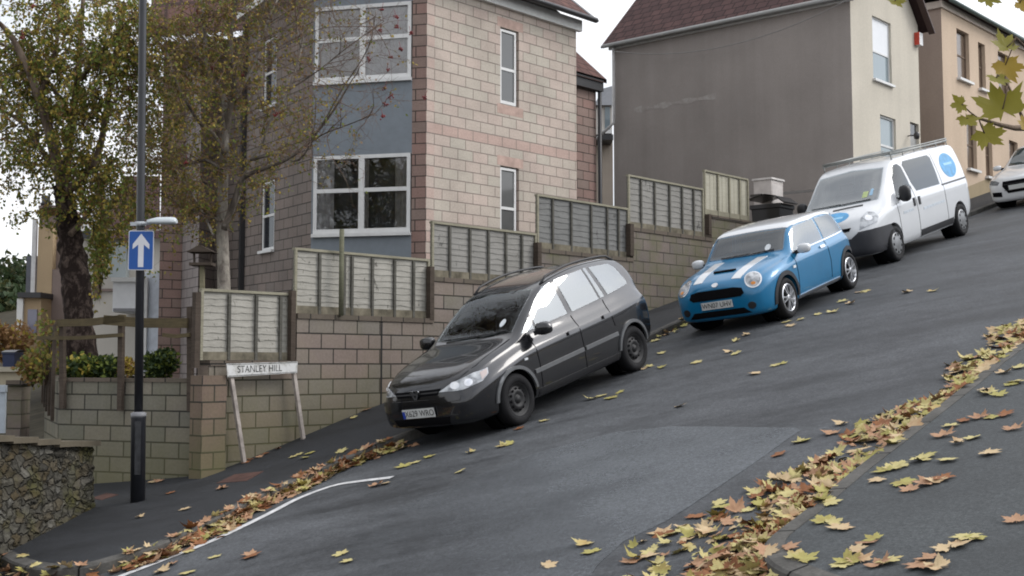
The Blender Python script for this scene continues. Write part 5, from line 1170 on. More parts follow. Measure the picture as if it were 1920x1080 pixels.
for sg in (1, -1):
    n = Vector((.86, sg * .30, .41)).normalized(); u_ = Vector((-sg * .33, .94, 0)).normalized(); v_ = n.cross(u_) if n.cross(u_).z > 0 else -n.cross(u_); o_ = Vector((.52, sg * .565, .70)) + n * 2
    ring = [(.128 * math.cos(R(t)), .145 * math.sin(R(t))) for t in range(0, 360, 18)]
    b = m_.patch('headlight', ring, (o_, u_, v_, -n), M_chrome, .010, .03); m_.patch('lens', [(x * .86, y * .86) for x, y in ring], (o_, u_, v_, -n), M_lamp, .016, .03, b)
    m_.patch('indicator', [(.035 * math.cos(R(t)) + .0, .026 * math.sin(R(t)) - .075) for t in range(0, 360, 30)], (o_, u_, v_, -n), M_ind, .019, .03, b)
    m_.patch('bonnet_stripe', [(.60, sg * .25), (.60, sg * .40), (-.30, sg * .46), (-.30, sg * .29)], 'T', M_wht, .005)
    m_.patch('fog_lamp', [(sg * .55 + .06 * math.cos(R(t)), .36 + .055 * math.sin(R(t))) for t in range(0, 360, 30)], 'F', M_blkpl, .01)
m_.patch('grille', [(-.46, .555), (-.40, .515), (.40, .515), (.46, .555), (.43, .635), (.30, .66), (-.30, .66), (-.43, .635)], 'F', M_liner, .006)
m_.patch('lower_intake', [(-.52, .255), (.52, .255), (.42, .345), (-.42, .345)], 'F', M_liner, .006)
m_.patch('bonnet_scoop', [(.33, -.17), (.33, .17), (.27, .19), (.27, -.19)], 'T', M_liner, .02)
m_.patch('badge', [(.055 * math.cos(R(t)), .725 + .028 * math.sin(R(t))) for t in range(0, 360, 30)], 'F', M_chrome, .012)
m_.plate(m_.ray((4, 0, .46), (-1, 0, 0))[0].x + .022, .435, 'WN07 UHV', False)
m_.mirror(-.62, .93, .955, M_wht, .085, .105, .075); m_.wheels(.215, M_alloy, 'spoke', .195)
m_.patch('tax_disc', [(.38 + .05 * math.cos(R(t)), 1.06 + .045 * math.sin(R(t))) for t in range(0, 360, 40)], 'F', M_stick, .007)
m_.wipers((((-.4, .99), (.1, 1.0)), ((.12, .99), (.5, 1.01))))
m_.place(3.59, 19.343, R(232.8))
# --- white van
V_WS = [(-.74, 1.20), (0, 1.185), (.74, 1.20), (.715, 1.45), (.66, 1.75), (0, 1.80), (-.66, 1.75), (-.715, 1.45)]
V_SW = [[(-.42, 1.13), (-.55, 1.10), (-1.10, 1.13), (-1.20, 1.25), (-1.16, 1.70), (-1.05, 1.77), (-.78, 1.74)], [(-1.42, 1.17), (-1.30, 1.35), (-1.24, 1.72), (-1.34, 1.79), (-2.62, 1.80), (-2.70, 1.74), (-2.66, 1.17)]]
v = Car('white_van', 'white panel van with blue oval stickers and a roof rack', M_wht,
        zt=[(.83, .70), (.82, .82), (.77, .92), (.62, 1.0), (.4, 1.08), (.12, 1.165), (-.3, 1.46), (-.74, 1.80), (-.95, 1.89), (-1.4, 1.925), (-2.5, 1.955), (-3.9, 1.95), (-4.15, 1.93), (-4.25, 1.86), (-4.31, 1.55), (-4.35, .9)],
        zb=[(.83, .36), (.76, .27), (.5, .22), (-3.7, .26), (-4.2, .36), (-4.35, .46)],
        wd=[(.83, .52), (.80, .66), (.70, .79), (.5, .88), (.2, .93), (-.4, .95), (-4.0, .95), (-4.2, .925), (-4.30, .89), (-4.35, .83)],
        belt=[(.83, .66), (.5, .90), (.1, 1.03), (-.5, 1.10), (-1.5, 1.13), (-4.35, 1.15)],
        wr=[(.83, .38), (.6, .66), (.12, .80), (-.74, .755), (-1.3, .775), (-4.0, .775), (-4.35, .74)], crown=.10, xs=xs_(.83, -4.35, 58), wb=3.498, rw=.333, track=1.68, arch=((0, .39), (-3.498, .39)), shoulder=.06, tuck=.02, cat='van', cabin=(-.12, -4.1, .55, [('S', shrink(p), .3, 1.2) for p in V_SW] + [('F', shrink(V_WS), .9, -1.3)]))
v.patch('windscreen', V_WS, 'F', M_screenv)
v.interior([(-1.15, .45, .66, 0), (-1.15, -.45, .66, 0), (-1.15, 0, .66, 0)], (-.55, -.45, 1.16, .2), (-.14, -.6, 1.13, .76))
M_vg = mat_carpane('dark_van_glass', .05, (.3, .32, .33))
for sd_ in 'LR':
    for p in V_SW: v.patch('side_window', p, sd_, M_vg, .004)
    v.line('door_gap', [(-.34, .34), (-.34, .85), (-.30, 1.05)], sd_, M_liner); v.line('door_gap', [(-1.26, .30), (-1.28, .8), (-1.22, 1.3)], sd_, M_liner); v.line('door_gap', [(-2.80, .36), (-2.80, 1.1), (-2.78, 1.85)], sd_, M_liner)
    v.line('slide_rail', [(-2.75, 1.145), (-4.25, 1.16)], sd_, M_blkpl, .035, .006)
    for xx in (-1.14, -1.40): v.patch('door_handle', [(xx - .035, .90), (xx + .035, .90), (xx + .035, 1.06), (xx - .035, 1.06)], sd_, M_blkpl, .02)
    st_ = v.patch('blue_oval_sticker', [(-3.45 + .40 * math.cos(R(t)), 1.50 + .26 * math.sin(R(t))) for t in range(0, 360, 15)], sd_, mat_plain('blue_vinyl', (.05, .27, .52), .4, .4, var=.25, scale=9), .005)
    v.line('sticker_mark', [(-3.22, 1.53), (-3.68, 1.53)], sd_, mat_plain('light_blue_vinyl', (.25, .50, .70), .4), .05, .008, st_)
    v.line('side_lettering', [(-1.55, .80), (-2.7, .82)], sd_, mat_plain('grey_vinyl', (.42, .46, .50), .5, var=.3, scale=30), .05, .004); v.line('side_lettering', [(-.55, .84), (-1.05, .85)], sd_, mat_plain('grey_vinyl', (.42, .46, .50), .5), .05, .004)
    v.line('sill_guard', [(-.40, .36), (-3.08, .38)], sd_, M_blkpl, .12, .01) if sd_ == 'R' else v.line('sill_guard', [(-1.3, .36), (-3.08, .38)], sd_, M_blkpl, .12, .01)
M_bump = mat_plain('grey_black_bumper', (.032, .033, .038), .6, .35)
v.patch('bumper', [(-.93, .28), (.93, .28), (.93, .72), (.60, .70), (.45, .60), (-.45, .60), (-.60, .70), (-.93, .72)], 'F', M_bump, .02)
for sd_ in 'LR': v.patch('bumper_side', [(.80, .30), (.38, .30), (.36, .62), (.60, .72), (.80, .70)], sd_, M_bump, .018)
v.patch('grille', [(-.42, .74), (.42, .74), (.46, .80), (-.46, .80)], 'F', M_liner, .01)
bs_ = v.patch('bonnet_sticker', [(.03 + .34 * math.cos(R(t)), 1.0 + .09 * math.sin(R(t))) for t in range(0, 360, 15)], 'F', MATS['blue_vinyl'], .005); v.line('sticker_mark', [(-.2, 1.0), (.26, 1.0)], 'F', MATS['light_blue_vinyl'], .03, .008, bs_)
v.patch('bonnet_vent', [(.18, -.1), (.12, .48), (.18, .50), (.25, -.08)], 'T', M_blkpl, .006)
for sg in (1, -1):
    n = Vector((.78, sg * .55, .30)).normalized(); u_ = Vector((-sg * .576, .817, 0)) ; v_ = n.cross(u_); v_ = v_ if v_.z > 0 else -v_; o_ = Vector((.58, sg * .72, .86)) + n * 2
    hl = v.patch('headlight', [(sg * -.20, -.15), (sg * .14, -.06), (sg * .20, .05), (sg * .16, .17), (sg * .04, .20), (sg * -.12, .08)], (o_, u_, v_, -n), M_lamp, .012)
    v.patch('reflector', [(sg * .02 + .07 * math.cos(R(t)), .05 + .07 * math.sin(R(t))) for t in range(0, 360, 30)], (o_, u_, v_, -n), M_chrome, .018, parent=hl)
v.mirror(-.52, 1.06, 1.20, M_blkpl, .10, .11, .16); v.wheels(.215, M_steel, 'cap', .21)
v.wipers((((-.6, 1.20), (0, 1.21)), ((.0, 1.20), (.6, 1.215))))
v.patch('windscreen_sticker', [(.40, 1.27), (.50, 1.27), (.50, 1.37), (.40, 1.37)], 'F', mat_plain('yellow_label', (.42, .50, .22), .5), .008); v.patch('windscreen_sticker', [(.54, 1.29), (.60, 1.29), (.59, 1.40), (.54, 1.40)], 'F', mat_plain('blue_label', (.28, .45, .60), .5), .008)
rk = bpy.data.objects.new('x', None) if False else None
M_rack = mat_plain('galvanised_rack', (.26, .27, .26), .45, .5, .5)
mb = MB()
for sg in (1, -1): mb.tube([(-1.0, sg * .70, 1.97), (-4.1, sg * .70, 2.0)], .018, 6); mb.tube([(-1.0, sg * .70, 2.015), (-4.1, sg * .70, 2.045)], .014, 6)
for i in range(6):
    x = -1.05 - 3.0 * i / 5; mb.tube([(x, -.70, 1.985), (x, .70, 1.985)], .014, 6)
    for sg in (1, -1): mb.tube([(x, sg * .70, 1.86), (x, sg * .70, 2.03)], .012, 6)
mb.tube([(-1.0, -.70, 2.015), (-1.0, .70, 2.015)], .016, 6); mb.build('roof_rack', M_rack, v.root)
v.place(6.522, 23.85, R(230.4))
# --- white car at the right edge
a = Car('white_saloon', 'white car with a wide black grille at the right edge, above the van', M_wht,
        zt=[(.86, .55), (.85, .68), (.80, .76), (.6, .83), (.2, .91), (-.2, .955), (-.45, .985), (-.9, 1.26), (-1.25, 1.40), (-1.9, 1.43), (-2.6, 1.36), (-3.0, 1.18), (-3.25, 1.0), (-3.42, .9), (-3.45, .6)],
        zb=[(.86, .28), (.8, .2), (.5, .17), (-2.8, .19), (-3.45, .34)],
        wd=[(.86, .48), (.83, .64), (.74, .76), (.5, .85), (0, .885), (-2.5, .885), (-3.1, .83), (-3.38, .72), (-3.45, .6)],
        belt=[(.86, .58), (.4, .78), (-.4, .90), (-2, .94), (-3.45, .85)], wr=[(.86, .35), (.6, .66), (-.4, .72), (-1.25, .60), (-2.4, .58), (-3.1, .60), (-3.45, .5)], crown=.06, xs=xs_(.86, -3.45), wb=2.58, rw=.316, track=1.53, arch=((0, .355), (-2.58, .355)), shoulder=.08, tuck=.05)
a.patch('windscreen', [(-.64, .995), (0, .98), (.64, .995), (.55, 1.36), (0, 1.385), (-.55, 1.36)], 'F', mat_glass('grey_screen', (.04, .05, .05, 1), 1.8, .02))
for sd_ in 'LR':
    a.patch('side_window', [(-.60, .93), (-1.55, .96), (-1.52, 1.33), (-1.2, 1.32), (-.9, 1.16)], sd_, M_carglass, .005); a.patch('side_window', [(-1.62, .96), (-2.7, 1.0), (-2.4, 1.28), (-1.6, 1.335)], sd_, M_carglass, .005)
    a.line('door_gap', [(-.45, .3), (-.47, .9)], sd_, M_liner); a.line('door_gap', [(-1.55, .3), (-1.56, .93)], sd_, M_liner)
g = a.patch('grille', [(-.30, .40), (.30, .40), (.42, .58), (.40, .70), (-.40, .70), (-.42, .58)], 'F', M_liner, .008)
for zz_ in (.48, .62): a.line('grille_bar', [(-.38, zz_), (.38, zz_)], 'F', M_blkpl, .015, .014, g)
a.plate(a.ray((4, 0, .53), (-1, 0, 0))[0].x + .03, .535, '', False)
for sg in (1, -1):
    n = Vector((.8, sg * .6, 0)); u_ = Vector((-sg * .6, .8, 0))
    hl = a.patch('headlight', [(sg * -.14, .63), (sg * .16, .66), (sg * .20, .75), (sg * -.02, .735), (sg * -.16, .69)], (Vector((.7, sg * .62, 0)) + n * 2, u_, UP, -n), mat_plain('dark_headlamp', (.10, .11, .12), .1, .6, var=.5, scale=12), .01)
    a.patch('fog_intake', [(sg * .46, .33), (sg * .70, .36), (sg * .70, .47), (sg * .46, .45)], 'F', M_liner, .008)
a.mirror(-.68, .97, .98, M_wht, .085, .105, .07); a.wheels(.22, M_alloy, 'spoke', .2)
_p = xy(20.6, .05); a.place(_p[0], _p[1], R(230))
# ------------------------------------------------------------------ lamp post, signs
M_lampblk = mat_plain('lamp_post_black', (.016, .017, .021), .35, .5, var=.25, scale=4)
LB = at(258, 943, 15.35); LT = at(268, 0, 15.35); ld = (LT - LB).normalized()
lp = thing('lamp_post', LB, 'tall black lamp post with a thick base on the corner pavement', 'lamp post')
LP = lambda py: LB + (LT - LB) * ((943 - py) / 943)
mb = MB(); mb.lathe(LB - ld * .1, ld, [(.088, 0), (.088, (LP(790) - LB).length + .1), (.092, (LP(788) - LB).length + .1), (.092, (LP(782) - LB).length + .1), (.06, (LP(777) - LB).length + .1)], 20, cap=True); mb.build('base', M_lampblk, lp)
mb = MB(); mb.lathe(LP(784), ld, [(.0935, 0), (.0935, .035), (.06, .05)], 20); mb.build('collar', mat_plain('dull_ring', (.16, .16, .17), .5), lp)
mb = MB(); mb.lathe(LP(779), ld, [(.052, 0), (.050, 2.5), (.045, 6.2), (.04, 7.0)], 16, cap=True); mb.build('pole', M_lampblk, lp)
mb = MB(); q = LP(779) + ld * 7; mb.tube([q, q + Vector((.1, -.15, .35)), q + Vector((.35, -.6, .55)), q + Vector((.5, -.85, .58))], .035, 8); mb.box(q + Vector((.6, -1.05, .56)), Vector((.10, -.17, 0)) * 1.6, Vector((.06, .035, 0)), UP * .05); mb.build('lantern_arm', M_lampblk, lp)
mb = MB(); mb.box(LP(842) + Vector((.02, -.088, 0)), Vector((.035, 0, 0)), Vector((0, .004, 0)), ld * .32); mb.build('access_door', mat_plain('scuffed_door', (.03, .031, .034), .5, .4, var=.5, scale=12), lp)
M_sb = mat_plain('sign_blue', (.008, .072, .285), .4, .4, var=.08); M_sw = mat_plain('sign_white', (.58, .59, .62), .45, .4, var=.05); M_sg = mat_plain('sign_grey_bracket', (.36, .38, .40), .4, .4)
sc_ = LP(478) + Vector((.035, -.085, 0)); sg_ = thing('one_way_sign', sc_, 'blue rectangular road sign with white arrow pointing up on the lamp post', 'road sign')
sr = Vector((1, .06, 0)).normalized(); sn_ = Vector((.06, -1, 0)).normalized()
def rrect(hw, hh, r, c, o):
    P = []
    for cx, cz, a0 in ((1, 1, 0), (-1, 1, 90), (-1, -1, 180), (1, -1, 270)):
        for k in range(5): t = R(a0 + 22.5 * k); P.append(c + sr * (cx * (hw - r) + r * math.cos(t)) + UP * (cz * (hh - r) + r * math.sin(t)) + sn_ * o)
    return P
mb = MB(); mb.prism(rrect(.152, .243, .02, sc_, .0), sn_ * .004); mb.build('border', M_sw, sg_, fix=True)
mb = MB(); mb.prism(rrect(.143, .234, .016, sc_, .004), sn_ * .003); mb.build('panel', M_sb, sg_, fix=True)
ar = [(-.033, -.205), (.033, -.205), (.033, .07), (.10, .015), (.10, .075), (0, .205), (-.10, .075), (-.10, .015), (-.033, .07)]
mb = MB(); mb.prism([sc_ + sr * x + UP * y + sn_ * .007 for x, y in ar], sn_ * .002); mb.build('arrow', M_sw, sg_, fix=True)
mb = MB()
for dz in (.15, -.15): mb.box(sc_ + UP * dz - sn_ * .03, sr * .09, sn_ * .03, UP * .012)
mb.build('bracket', M_sg, sg_)
a = LP(428); lh_ = thing('sign_lamp', a, 'pale grey sign lamp on a short arm above the blue arrow sign', 'sign lamp')
mb = MB(); mb.lathe(a - ld * .02, ld, [(.062, 0), (.068, .0), (.068, .05), (.062, .05)], 16); mb.box(a + Vector((-.05, -.03, 0)), Vector((.06, 0, 0)), Vector((0, .03, 0)), UP * .022); mb.build('clamp', M_sg, lh_)
mb = MB(); mb.tube([a, a + Vector((.10, -.12, .0)), a + Vector((.17, -.14, .0))], .018, 8); mb.build('arm', M_sg, lh_)
rows = []
for u, w, h in ((.12, .025, .03), (.18, .05, .045), (.24, .062, .06), (.40, .065, .064), (.46, .06, .058), (.485, .04, .03)):
    rows.append([a + Vector((u, -.14 + w * math.cos(t), .012 + h * (math.sin(t) if math.sin(t) > 0 else math.sin(t) * .45))) for t in [2 * math.pi * k / 16 for k in range(16)]])
mb = MB(); mb.grid(rows, True, cap=True); mb.build('head', mat_plain('lamp_head_white', (.50, .54, .56), .35, .4, var=.05), lh_, fix=True)
# street nameplate
P1, P2 = wpt(455, 851, TW + .14), wpt(567, 813, TW + .14)
T1 = wpt(431, 692, TW + .12); T2 = wpt(549, 688, TW + .12)
np_ = thing('street_nameplate', P1, 'worn white street nameplate on two leaning posts in front of the block wall', 'street sign')
M_np = NT('nameplate_white', .5, .4); k = M_np; k.col(k.ramp(k.noise(7, 6, None, .7), [(.33, (.34, .33, .30, 1)), (.5, (.60, .60, .59, 1))])); M_np = k.m
M_pp = mat_plain('worn_post', (.36, .32, .29), .7, .2, var=.35, scale=8)
for p, t in ((P1, T1), (P2, T2)): mb = MB(); mb.bar(p - (t - p) * .22, t, .05, .05, up=S); bevel(mb.build('post', M_pp, np_), .006)
c1, c2, b1, b2 = [wpt(x, y, TW + .16) for x, y in ((424, 682), (557, 678), (426, 707), (556, 699))]
pn = (c2 - c1).cross(b1 - c1).normalized(); pn = pn if pn.y < 0 else -pn
mb = MB(); mb.prism([c1, c2, b2, b1], pn * .014); pl_ = mb.build('plate', M_np, np_, fix=True)
e1_ = (c2 - c1).normalized(); e2_ = pn.cross(e1_); e2_ = e2_ if e2_.z > 0 else -e2_
Mx = Matrix((e1_, e2_, pn)).transposed(); cc = (c1 + c2 + b1 + b2) / 4 - e1_ * .055 + pn * .0155
M_let = NT('worn_letter_black', .6, .2); k = M_let; k.col(k.ramp(k.noise(11, 5), [(.45, (.02, .02, .02, 1)), (.68, (.30, .30, .29, 1))])); M_let = k.m
W_ = (c2 - c1).length; z.text('lettering', 'STANLEY HILL', .132, cc, pl_, M_let, Mx, .001, .88)
mb = MB(); mb.box((c1 + c2) / 2 + pn * .0152 - e2_ * .012, e1_ * (W_ / 2 - .01), pn * .001, e2_ * .004); mb.box((b1 + b2) / 2 + pn * .0152 + e2_ * .012, (b2 - b1) * .49, pn * .001, e2_ * .004); mb.build('border_line', M_let, pl_)
# bird table behind the lowest fence panel
bd = at(379, 480, 17.9); bt = thing('bird_table', at(379, 700, 17.9), 'small roofed bird table on a thin post behind the lowest fence panel', 'bird table')
mb = MB(); mb.bar(at(380, 690, 17.9), at(379, 497, 17.9), .06, .06); mb.build('post', mat_wood('bird_table_timber', (.22, .20, .13, 1), (.12, .11, .07, 1)), bt)
mb = MB(); mb.box(at(380, 496, 17.9), (.16, 0, 0), (0, .14, 0), UP * .02); mb.build('tray', M_post, bt)
mb = MB()
for sx in (-.12, .12): mb.bar(at(380, 496, 17.9) + Vector((sx, 0, 0)), at(380, 474, 17.9) + Vector((sx, 0, 0)), .025)
mb.build('upright', M_post, bt)
mb = MB(); a, b = at(380, 474, 17.9), at(380, 462, 17.9); mb.prism([a + Vector((-.19, -.18, 0)), a + Vector((.19, -.18, 0)), b + Vector((.02, -.18, .0)), b + Vector((-.02, -.18, 0))], (0, .36, 0)); mb.build('roof', M_post, bt, fix=True)
# ------------------------------------------------------------------ trees and plants
def mat_leaf(name, a, b, rough=.6, trans=.25):
    k = NT(name, rough, .25); n = k.noise(3.2, 4, k.coord('World')); k.col(k.ramp(n, [(.3, a), (.7, b)]))
    tr = k.new('ShaderNodeBsdfTranslucent'); tr.inputs['Color'].default_value = b
    ms = k.new('ShaderNodeMixShader'); ms.inputs[0].default_value = trans; k.link(k.b.outputs[0], ms.inputs[1]); k.link(tr.outputs[0], ms.inputs[2]); k.link(ms.outputs[0], k.n['Material Output'].inputs['Surface']); return k.m
def mat_bark(name, a, b, scale=5, stretch=(1, 1, .25), pos=(.4, .6)):
    k = NT(name, .9, .15); n = k.noise(scale, 6, k.coord('World', stretch), .7, .6); f = k.noise(scale * 5, 4, k.coord('World', stretch))
    k.col(k.mix(.5, k.ramp(n, [(pos[0], a), (pos[1], b)]), k.ramp(f, [(.3, G3(.6)), (.7, G3(1.3))]), 'MULTIPLY')); k.bump(n, .8, .04); return k.m
class Tree:
    def __init__(s, seed): s.rr = random.Random(seed); s.br = MB(); s.lv = MB(); s.tw = MB()
    def leaf(s, p, size, mi, down=0.0):
        r = s.rr; d = Vector((r.gauss(0, 1), r.gauss(0, 1), r.gauss(0, 1) - down)).normalized(); x = d.cross(Vector((r.gauss(0, 1), r.gauss(0, 1), r.gauss(0, 1)))).normalized(); w = size * r.uniform(.28, .4); l = size * r.uniform(.75, 1.25)
        n = d.cross(x) * w * .3
        s.lv.face([p, p + d * l * .45 + x * w + n, p + d * l, p + d * l * .45 - x * w + n], None, mi, False)
    def limb(s, pts, r0, r1, n=7, mi=0):
        P = [Vector(p) for p in pts]; out = []
        for i in range(len(P) - 1):
            a, b, c, d = P[max(i - 1, 0)], P[i], P[i + 1], P[min(i + 2, len(P) - 1)]
            for j in range(4):
                u = j / 4; out.append(.5 * ((2 * b) + (c - a) * u + (2 * a - 5 * b + 4 * c - d) * u * u + (3 * b - a - 3 * c + d) * u ** 3))
        out.append(P[-1]); k = len(out) - 1
        s.br.tube(out, [r0 + (r1 - r0) * (i / k) for i in range(k + 1)], n, mi); return out
    def twig(s, p, d, length, rad, level, droop, leaves, size, mats, up=0.0, spread=.9, bare=0.0):
        r = s.rr; n = 5 if level else 4; pts = [Vector(p)]; dd = Vector(d).normalized()
        for i in range(n):
            dd = (dd + Vector((r.gauss(0, .18), r.gauss(0, .18), r.gauss(0, .14) - droop * (i + 1) / n + up))).normalized(); pts.append(pts[-1] + dd * length / n)
        s.tw.tube(pts, [rad * (1 - .75 * i / n) for i in range(n + 1)], 4 if level else 3, 0, False)
        if level > 0:
            for k in range(3 + level):
                i = r.randint(1, n); q = pts[i].lerp(pts[i - 1], r.random()); ax_ = (pts[i] - pts[i - 1]).normalized(); sd = ax_.cross(Vector((r.gauss(0, 1), r.gauss(0, 1), r.gauss(0, 1)))).normalized()
                s.twig(q, ax_ * .6 + sd * spread, length * r.uniform(.35, .65), rad * .5, level - 1, droop, leaves, size, mats, up, spread, bare)
        if level <= 1 and r.random() > bare:
            for k in range(leaves if level == 0 else leaves // 2):
                i = r.randint(1, n); q = pts[i].lerp(pts[i - 1], r.random()); s.leaf(q + Vector((r.gauss(0, .02), r.gauss(0, .02), r.gauss(0, .02))), size, r.choices(range(len(mats)), mats)[0], .8)
        return pts
def limb_px(pts, d0, rr, dy):   # pixel path with its own wander in depth
    o = []; y = d0
    for i, (px, py) in enumerate(pts): o.append(at(px, py, y)); y += rr.uniform(-.15, .15) + dy / max(1, len(pts) - 1)
    return o
M_birchbark = mat_bark('dark_birch_bark', (.018, .012, .010, 1), (.12, .09, .075, 1), 7, (1.5, 1.5, .8), (.48, .70)); M_birchlimb = mat_bark('brown_birch_limb', (.07, .05, .036, 1), (.20, .155, .12, 1), 4)
M_twig = mat_plain('twig_brown', (.085, .06, .045), .9, .1, var=.3, scale=3); M_twigp = mat_plain('twig_grey', (.17, .12, .095), .9, .1, var=.3, scale=3)
L_green = mat_leaf('leaf_green', (.095, .13, .022, 1), (.17, .205, .04, 1)); L_olive = mat_leaf('leaf_olive', (.15, .13, .03, 1), (.25, .205, .055, 1)); L_brown = mat_leaf('leaf_brown', (.16, .088, .032, 1), (.25, .15, .06, 1)); L_yel = mat_leaf('leaf_yellow', (.31, .235, .04, 1), (.44, .34, .07, 1)); L_dark = mat_leaf('leaf_dark_green', (.018, .035, .012, 1), (.04, .065, .02, 1))
# weeping birch in the planter
bd_ = 19.3; t = Tree(11); base = at(150, 672, bd_)
bt_ = thing('birch_tree', base, 'birch with a thick dark burred trunk and drooping green brown foliage', 'tree')
tr = Tree(5); P = [(152, 700), (150, 665), (148, 600), (144, 540), (137, 480), (129, 420), (122, 370), (117, 345)]
pts = limb_px(P, bd_, tr.rr, 0); out = []
rads = [.29, .25, .21, .215, .21, .17, .15, .135]
rows = []
for i in range(len(pts) - 1):
    for j in range(6):
        u = j / 6; c = pts[i].lerp(pts[i + 1], u); r_ = rads[i] + (rads[i + 1] - rads[i]) * u; rows.append([c + Vector((math.cos(a), math.sin(a), 0)) * r_ * (1 + .13 * math.sin(3 * a + i * 2 + j) * math.sin(i * 1.7 + j * .9) + tr.rr.uniform(-.10, .10)) for a in [2 * math.pi * k / 18 for k in range(18)]])
mb = MB(); mb.grid(rows, True); mb.build('trunk', M_birchbark, bt_)
LM = []
for pl_px, r0, r1, dy in (([(119, 350), (105, 295), (90, 235), (72, 180), (48, 118), (15, 60), (-30, 20)], .105, .03, -.8), ([(119, 350), (127, 290), (136, 220), (146, 140), (152, 50), (160, -40)], .085, .03, .7), ([(124, 358), (155, 335), (185, 285), (200, 205), (214, 110), (235, 10)], .075, .025, -.5),
                          ([(120, 352), (90, 300), (40, 230), (-30, 190)], .05, .02, 1.2), ([(150, 150), (195, 90), (240, 40), (290, 10)], .04, .015, -1.0), ([(72, 180), (100, 110), (110, 40), (105, -40)], .045, .02, .8), ([(136, 220), (80, 140), (20, 90), (-60, 60)], .04, .015, .6), ([(200, 205), (250, 160), (300, 120)], .03, .012, .8), ([(132, 440), (165, 400), (190, 345), (215, 300)], .05, .02, 1.0)):
    LM.append(t.limb(limb_px(pl_px, bd_ + t.rr.uniform(-.1, .1), t.rr, dy), r0, r1))
t.br.build('limb', M_birchlimb, bt_)
for lm in LM:
    for k in range(16):
        i = t.rr.randint(len(lm) // 4, len(lm) - 1); q = lm[i]; d = Vector((t.rr.gauss(0, 1), t.rr.gauss(0, 1), t.rr.gauss(.2, .6))).normalized()
        t.twig(q, d, t.rr.uniform(.7, 1.5), .012, 2, .42, 9, .064, (7, 3.4, 1.4, 3.6), spread=.8)
for k in range(46):     # long hanging strands
    px = t.rr.choice((t.rr.uniform(-40, 60), t.rr.uniform(170, 320), t.rr.uniform(170, 320))); q = at(px, t.rr.uniform(60, 300), bd_ + t.rr.uniform(-1.2, 1.2)); t.twig(q, (t.rr.gauss(0, .4), t.rr.gauss(0, .4), -.6), t.rr.uniform(.8, 1.5), .006, 1, .6, 12, .06, (6, 4, 2, 2), spread=.5)
t.tw.build('twigs', M_twig, bt_); t.lv.build('crown', [L_green, L_olive, L_brown, L_yel], bt_)
# slim pale rowan behind the lowest fence
M_rowan = mat_bark('pale_rowan_bark', (.13, .11, .095, 1), (.30, .275, .235, 1), 4, (2, 2, .8), (.35, .6)); M_rowd = mat_bark('grey_rowan_limb', (.06, .05, .042, 1), (.17, .145, .12, 1), 4)
rd_ = 18.6; t = Tree(23); rt = thing('rowan_tree', at(420, 690, rd_), 'slim pale barked rowan with red berries, nearly bare on the house side', 'tree')
pts = limb_px([(421, 700), (420, 620), (420, 540), (418, 470), (416, 420), (417, 370), (419, 320), (421, 280), (420, 240)], rd_, t.rr, 0)
mb = MB(); mb.tube(pts, [.115, .105, .098, .092, .088, .08, .075, .07, .065], 12); mb.build('trunk', M_rowan, rt)
LM = []
for pl_px, r0, r1, dy, mi in (([(421, 285), (424, 220), (415, 175), (392, 140), (385, 80), (380, 0), (375, -60)], .06, .025, .3, 0), ([(421, 285), (430, 215), (440, 150), (432, 90), (440, 20), (450, -50)], .05, .02, -.6, 1), ([(420, 430), (440, 375), (455, 335), (490, 318), (535, 300), (575, 270), (620, 215), (660, 150)], .05, .010, -.7, 1), ([(420, 425), (438, 390), (455, 345), (470, 300), (492, 270), (505, 230), (540, 170), (565, 90), (575, 0)], .035, .01, .3, 0),
                          ([(418, 320), (385, 300), (345, 310), (305, 295)], .03, .01, .6, 1), ([(421, 290), (400, 250), (370, 225), (330, 150), (310, 90)], .035, .012, -.5, 1), ([(425, 215), (445, 180), (480, 110), (500, 45), (520, 0)], .03, .012, .5, 0), ([(392, 140), (360, 90), (330, 60), (300, 50)], .025, .01, .3, 1), ([(440, 100), (400, 60), (370, 35)], .02, .008, -.4, 1),
                          ([(416, 415), (380, 400), (340, 385), (300, 360)], .025, .008, .5, 1), ([(400, 440), (370, 380), (330, 320), (300, 300)], .02, .01, .8, 0), ([(470, 300), (520, 290), (560, 300), (600, 240), (640, 170), (690, 90), (705, 20)], .02, .006, -.4, 1), ([(535, 300), (600, 255), (650, 235), (700, 215)], .015, .005, -.3, 1), ([(540, 170), (600, 130), (650, 90), (720, 40)], .015, .005, .3, 1), ([(500, 45), (560, 10), (620, -10)], .015, .006, .2, 0), ([(565, 90), (555, 40), (560, -30)], .015, .007, -.3, 0)):
    LM.append((t.limb(limb_px(pl_px, rd_ + t.rr.uniform(-.1, .1), t.rr, dy), r0, r1, 7, mi), pl_px[-1][0]))
t.br.build('limb', [M_rowan, M_rowd], rt)
for lm, ex in LM:
    bare = .9 if ex > 610 else (.45 if ex > 540 else .08)
    for k in range(14 if ex > 610 else 23):
        i = t.rr.randint(len(lm) // 5, len(lm) - 1); q = lm[i]; d = Vector((t.rr.gauss(0, 1), t.rr.gauss(0, 1), t.rr.gauss(.3, .6))).normalized()
        pxq = 960 + FPX * q.x / q.y; b2 = .94 if pxq > 600 else (.80 if pxq > 540 else (.68 if pxq > 470 else .45))
        t.twig(q, d, t.rr.uniform(.45, 1.1), .008, 2, .10, 5, .05, (3.2, 5, 3.0, 1.6), up=.03, spread=.9, bare=b2)
t.tw.build('twigs', M_twigp, rt); t.lv.build('crown', [L_green, L_olive, L_brown, L_yel], rt)
M_berry = mat_plain('berry_red', (.16, .012, .014), .35, .4, var=.3)
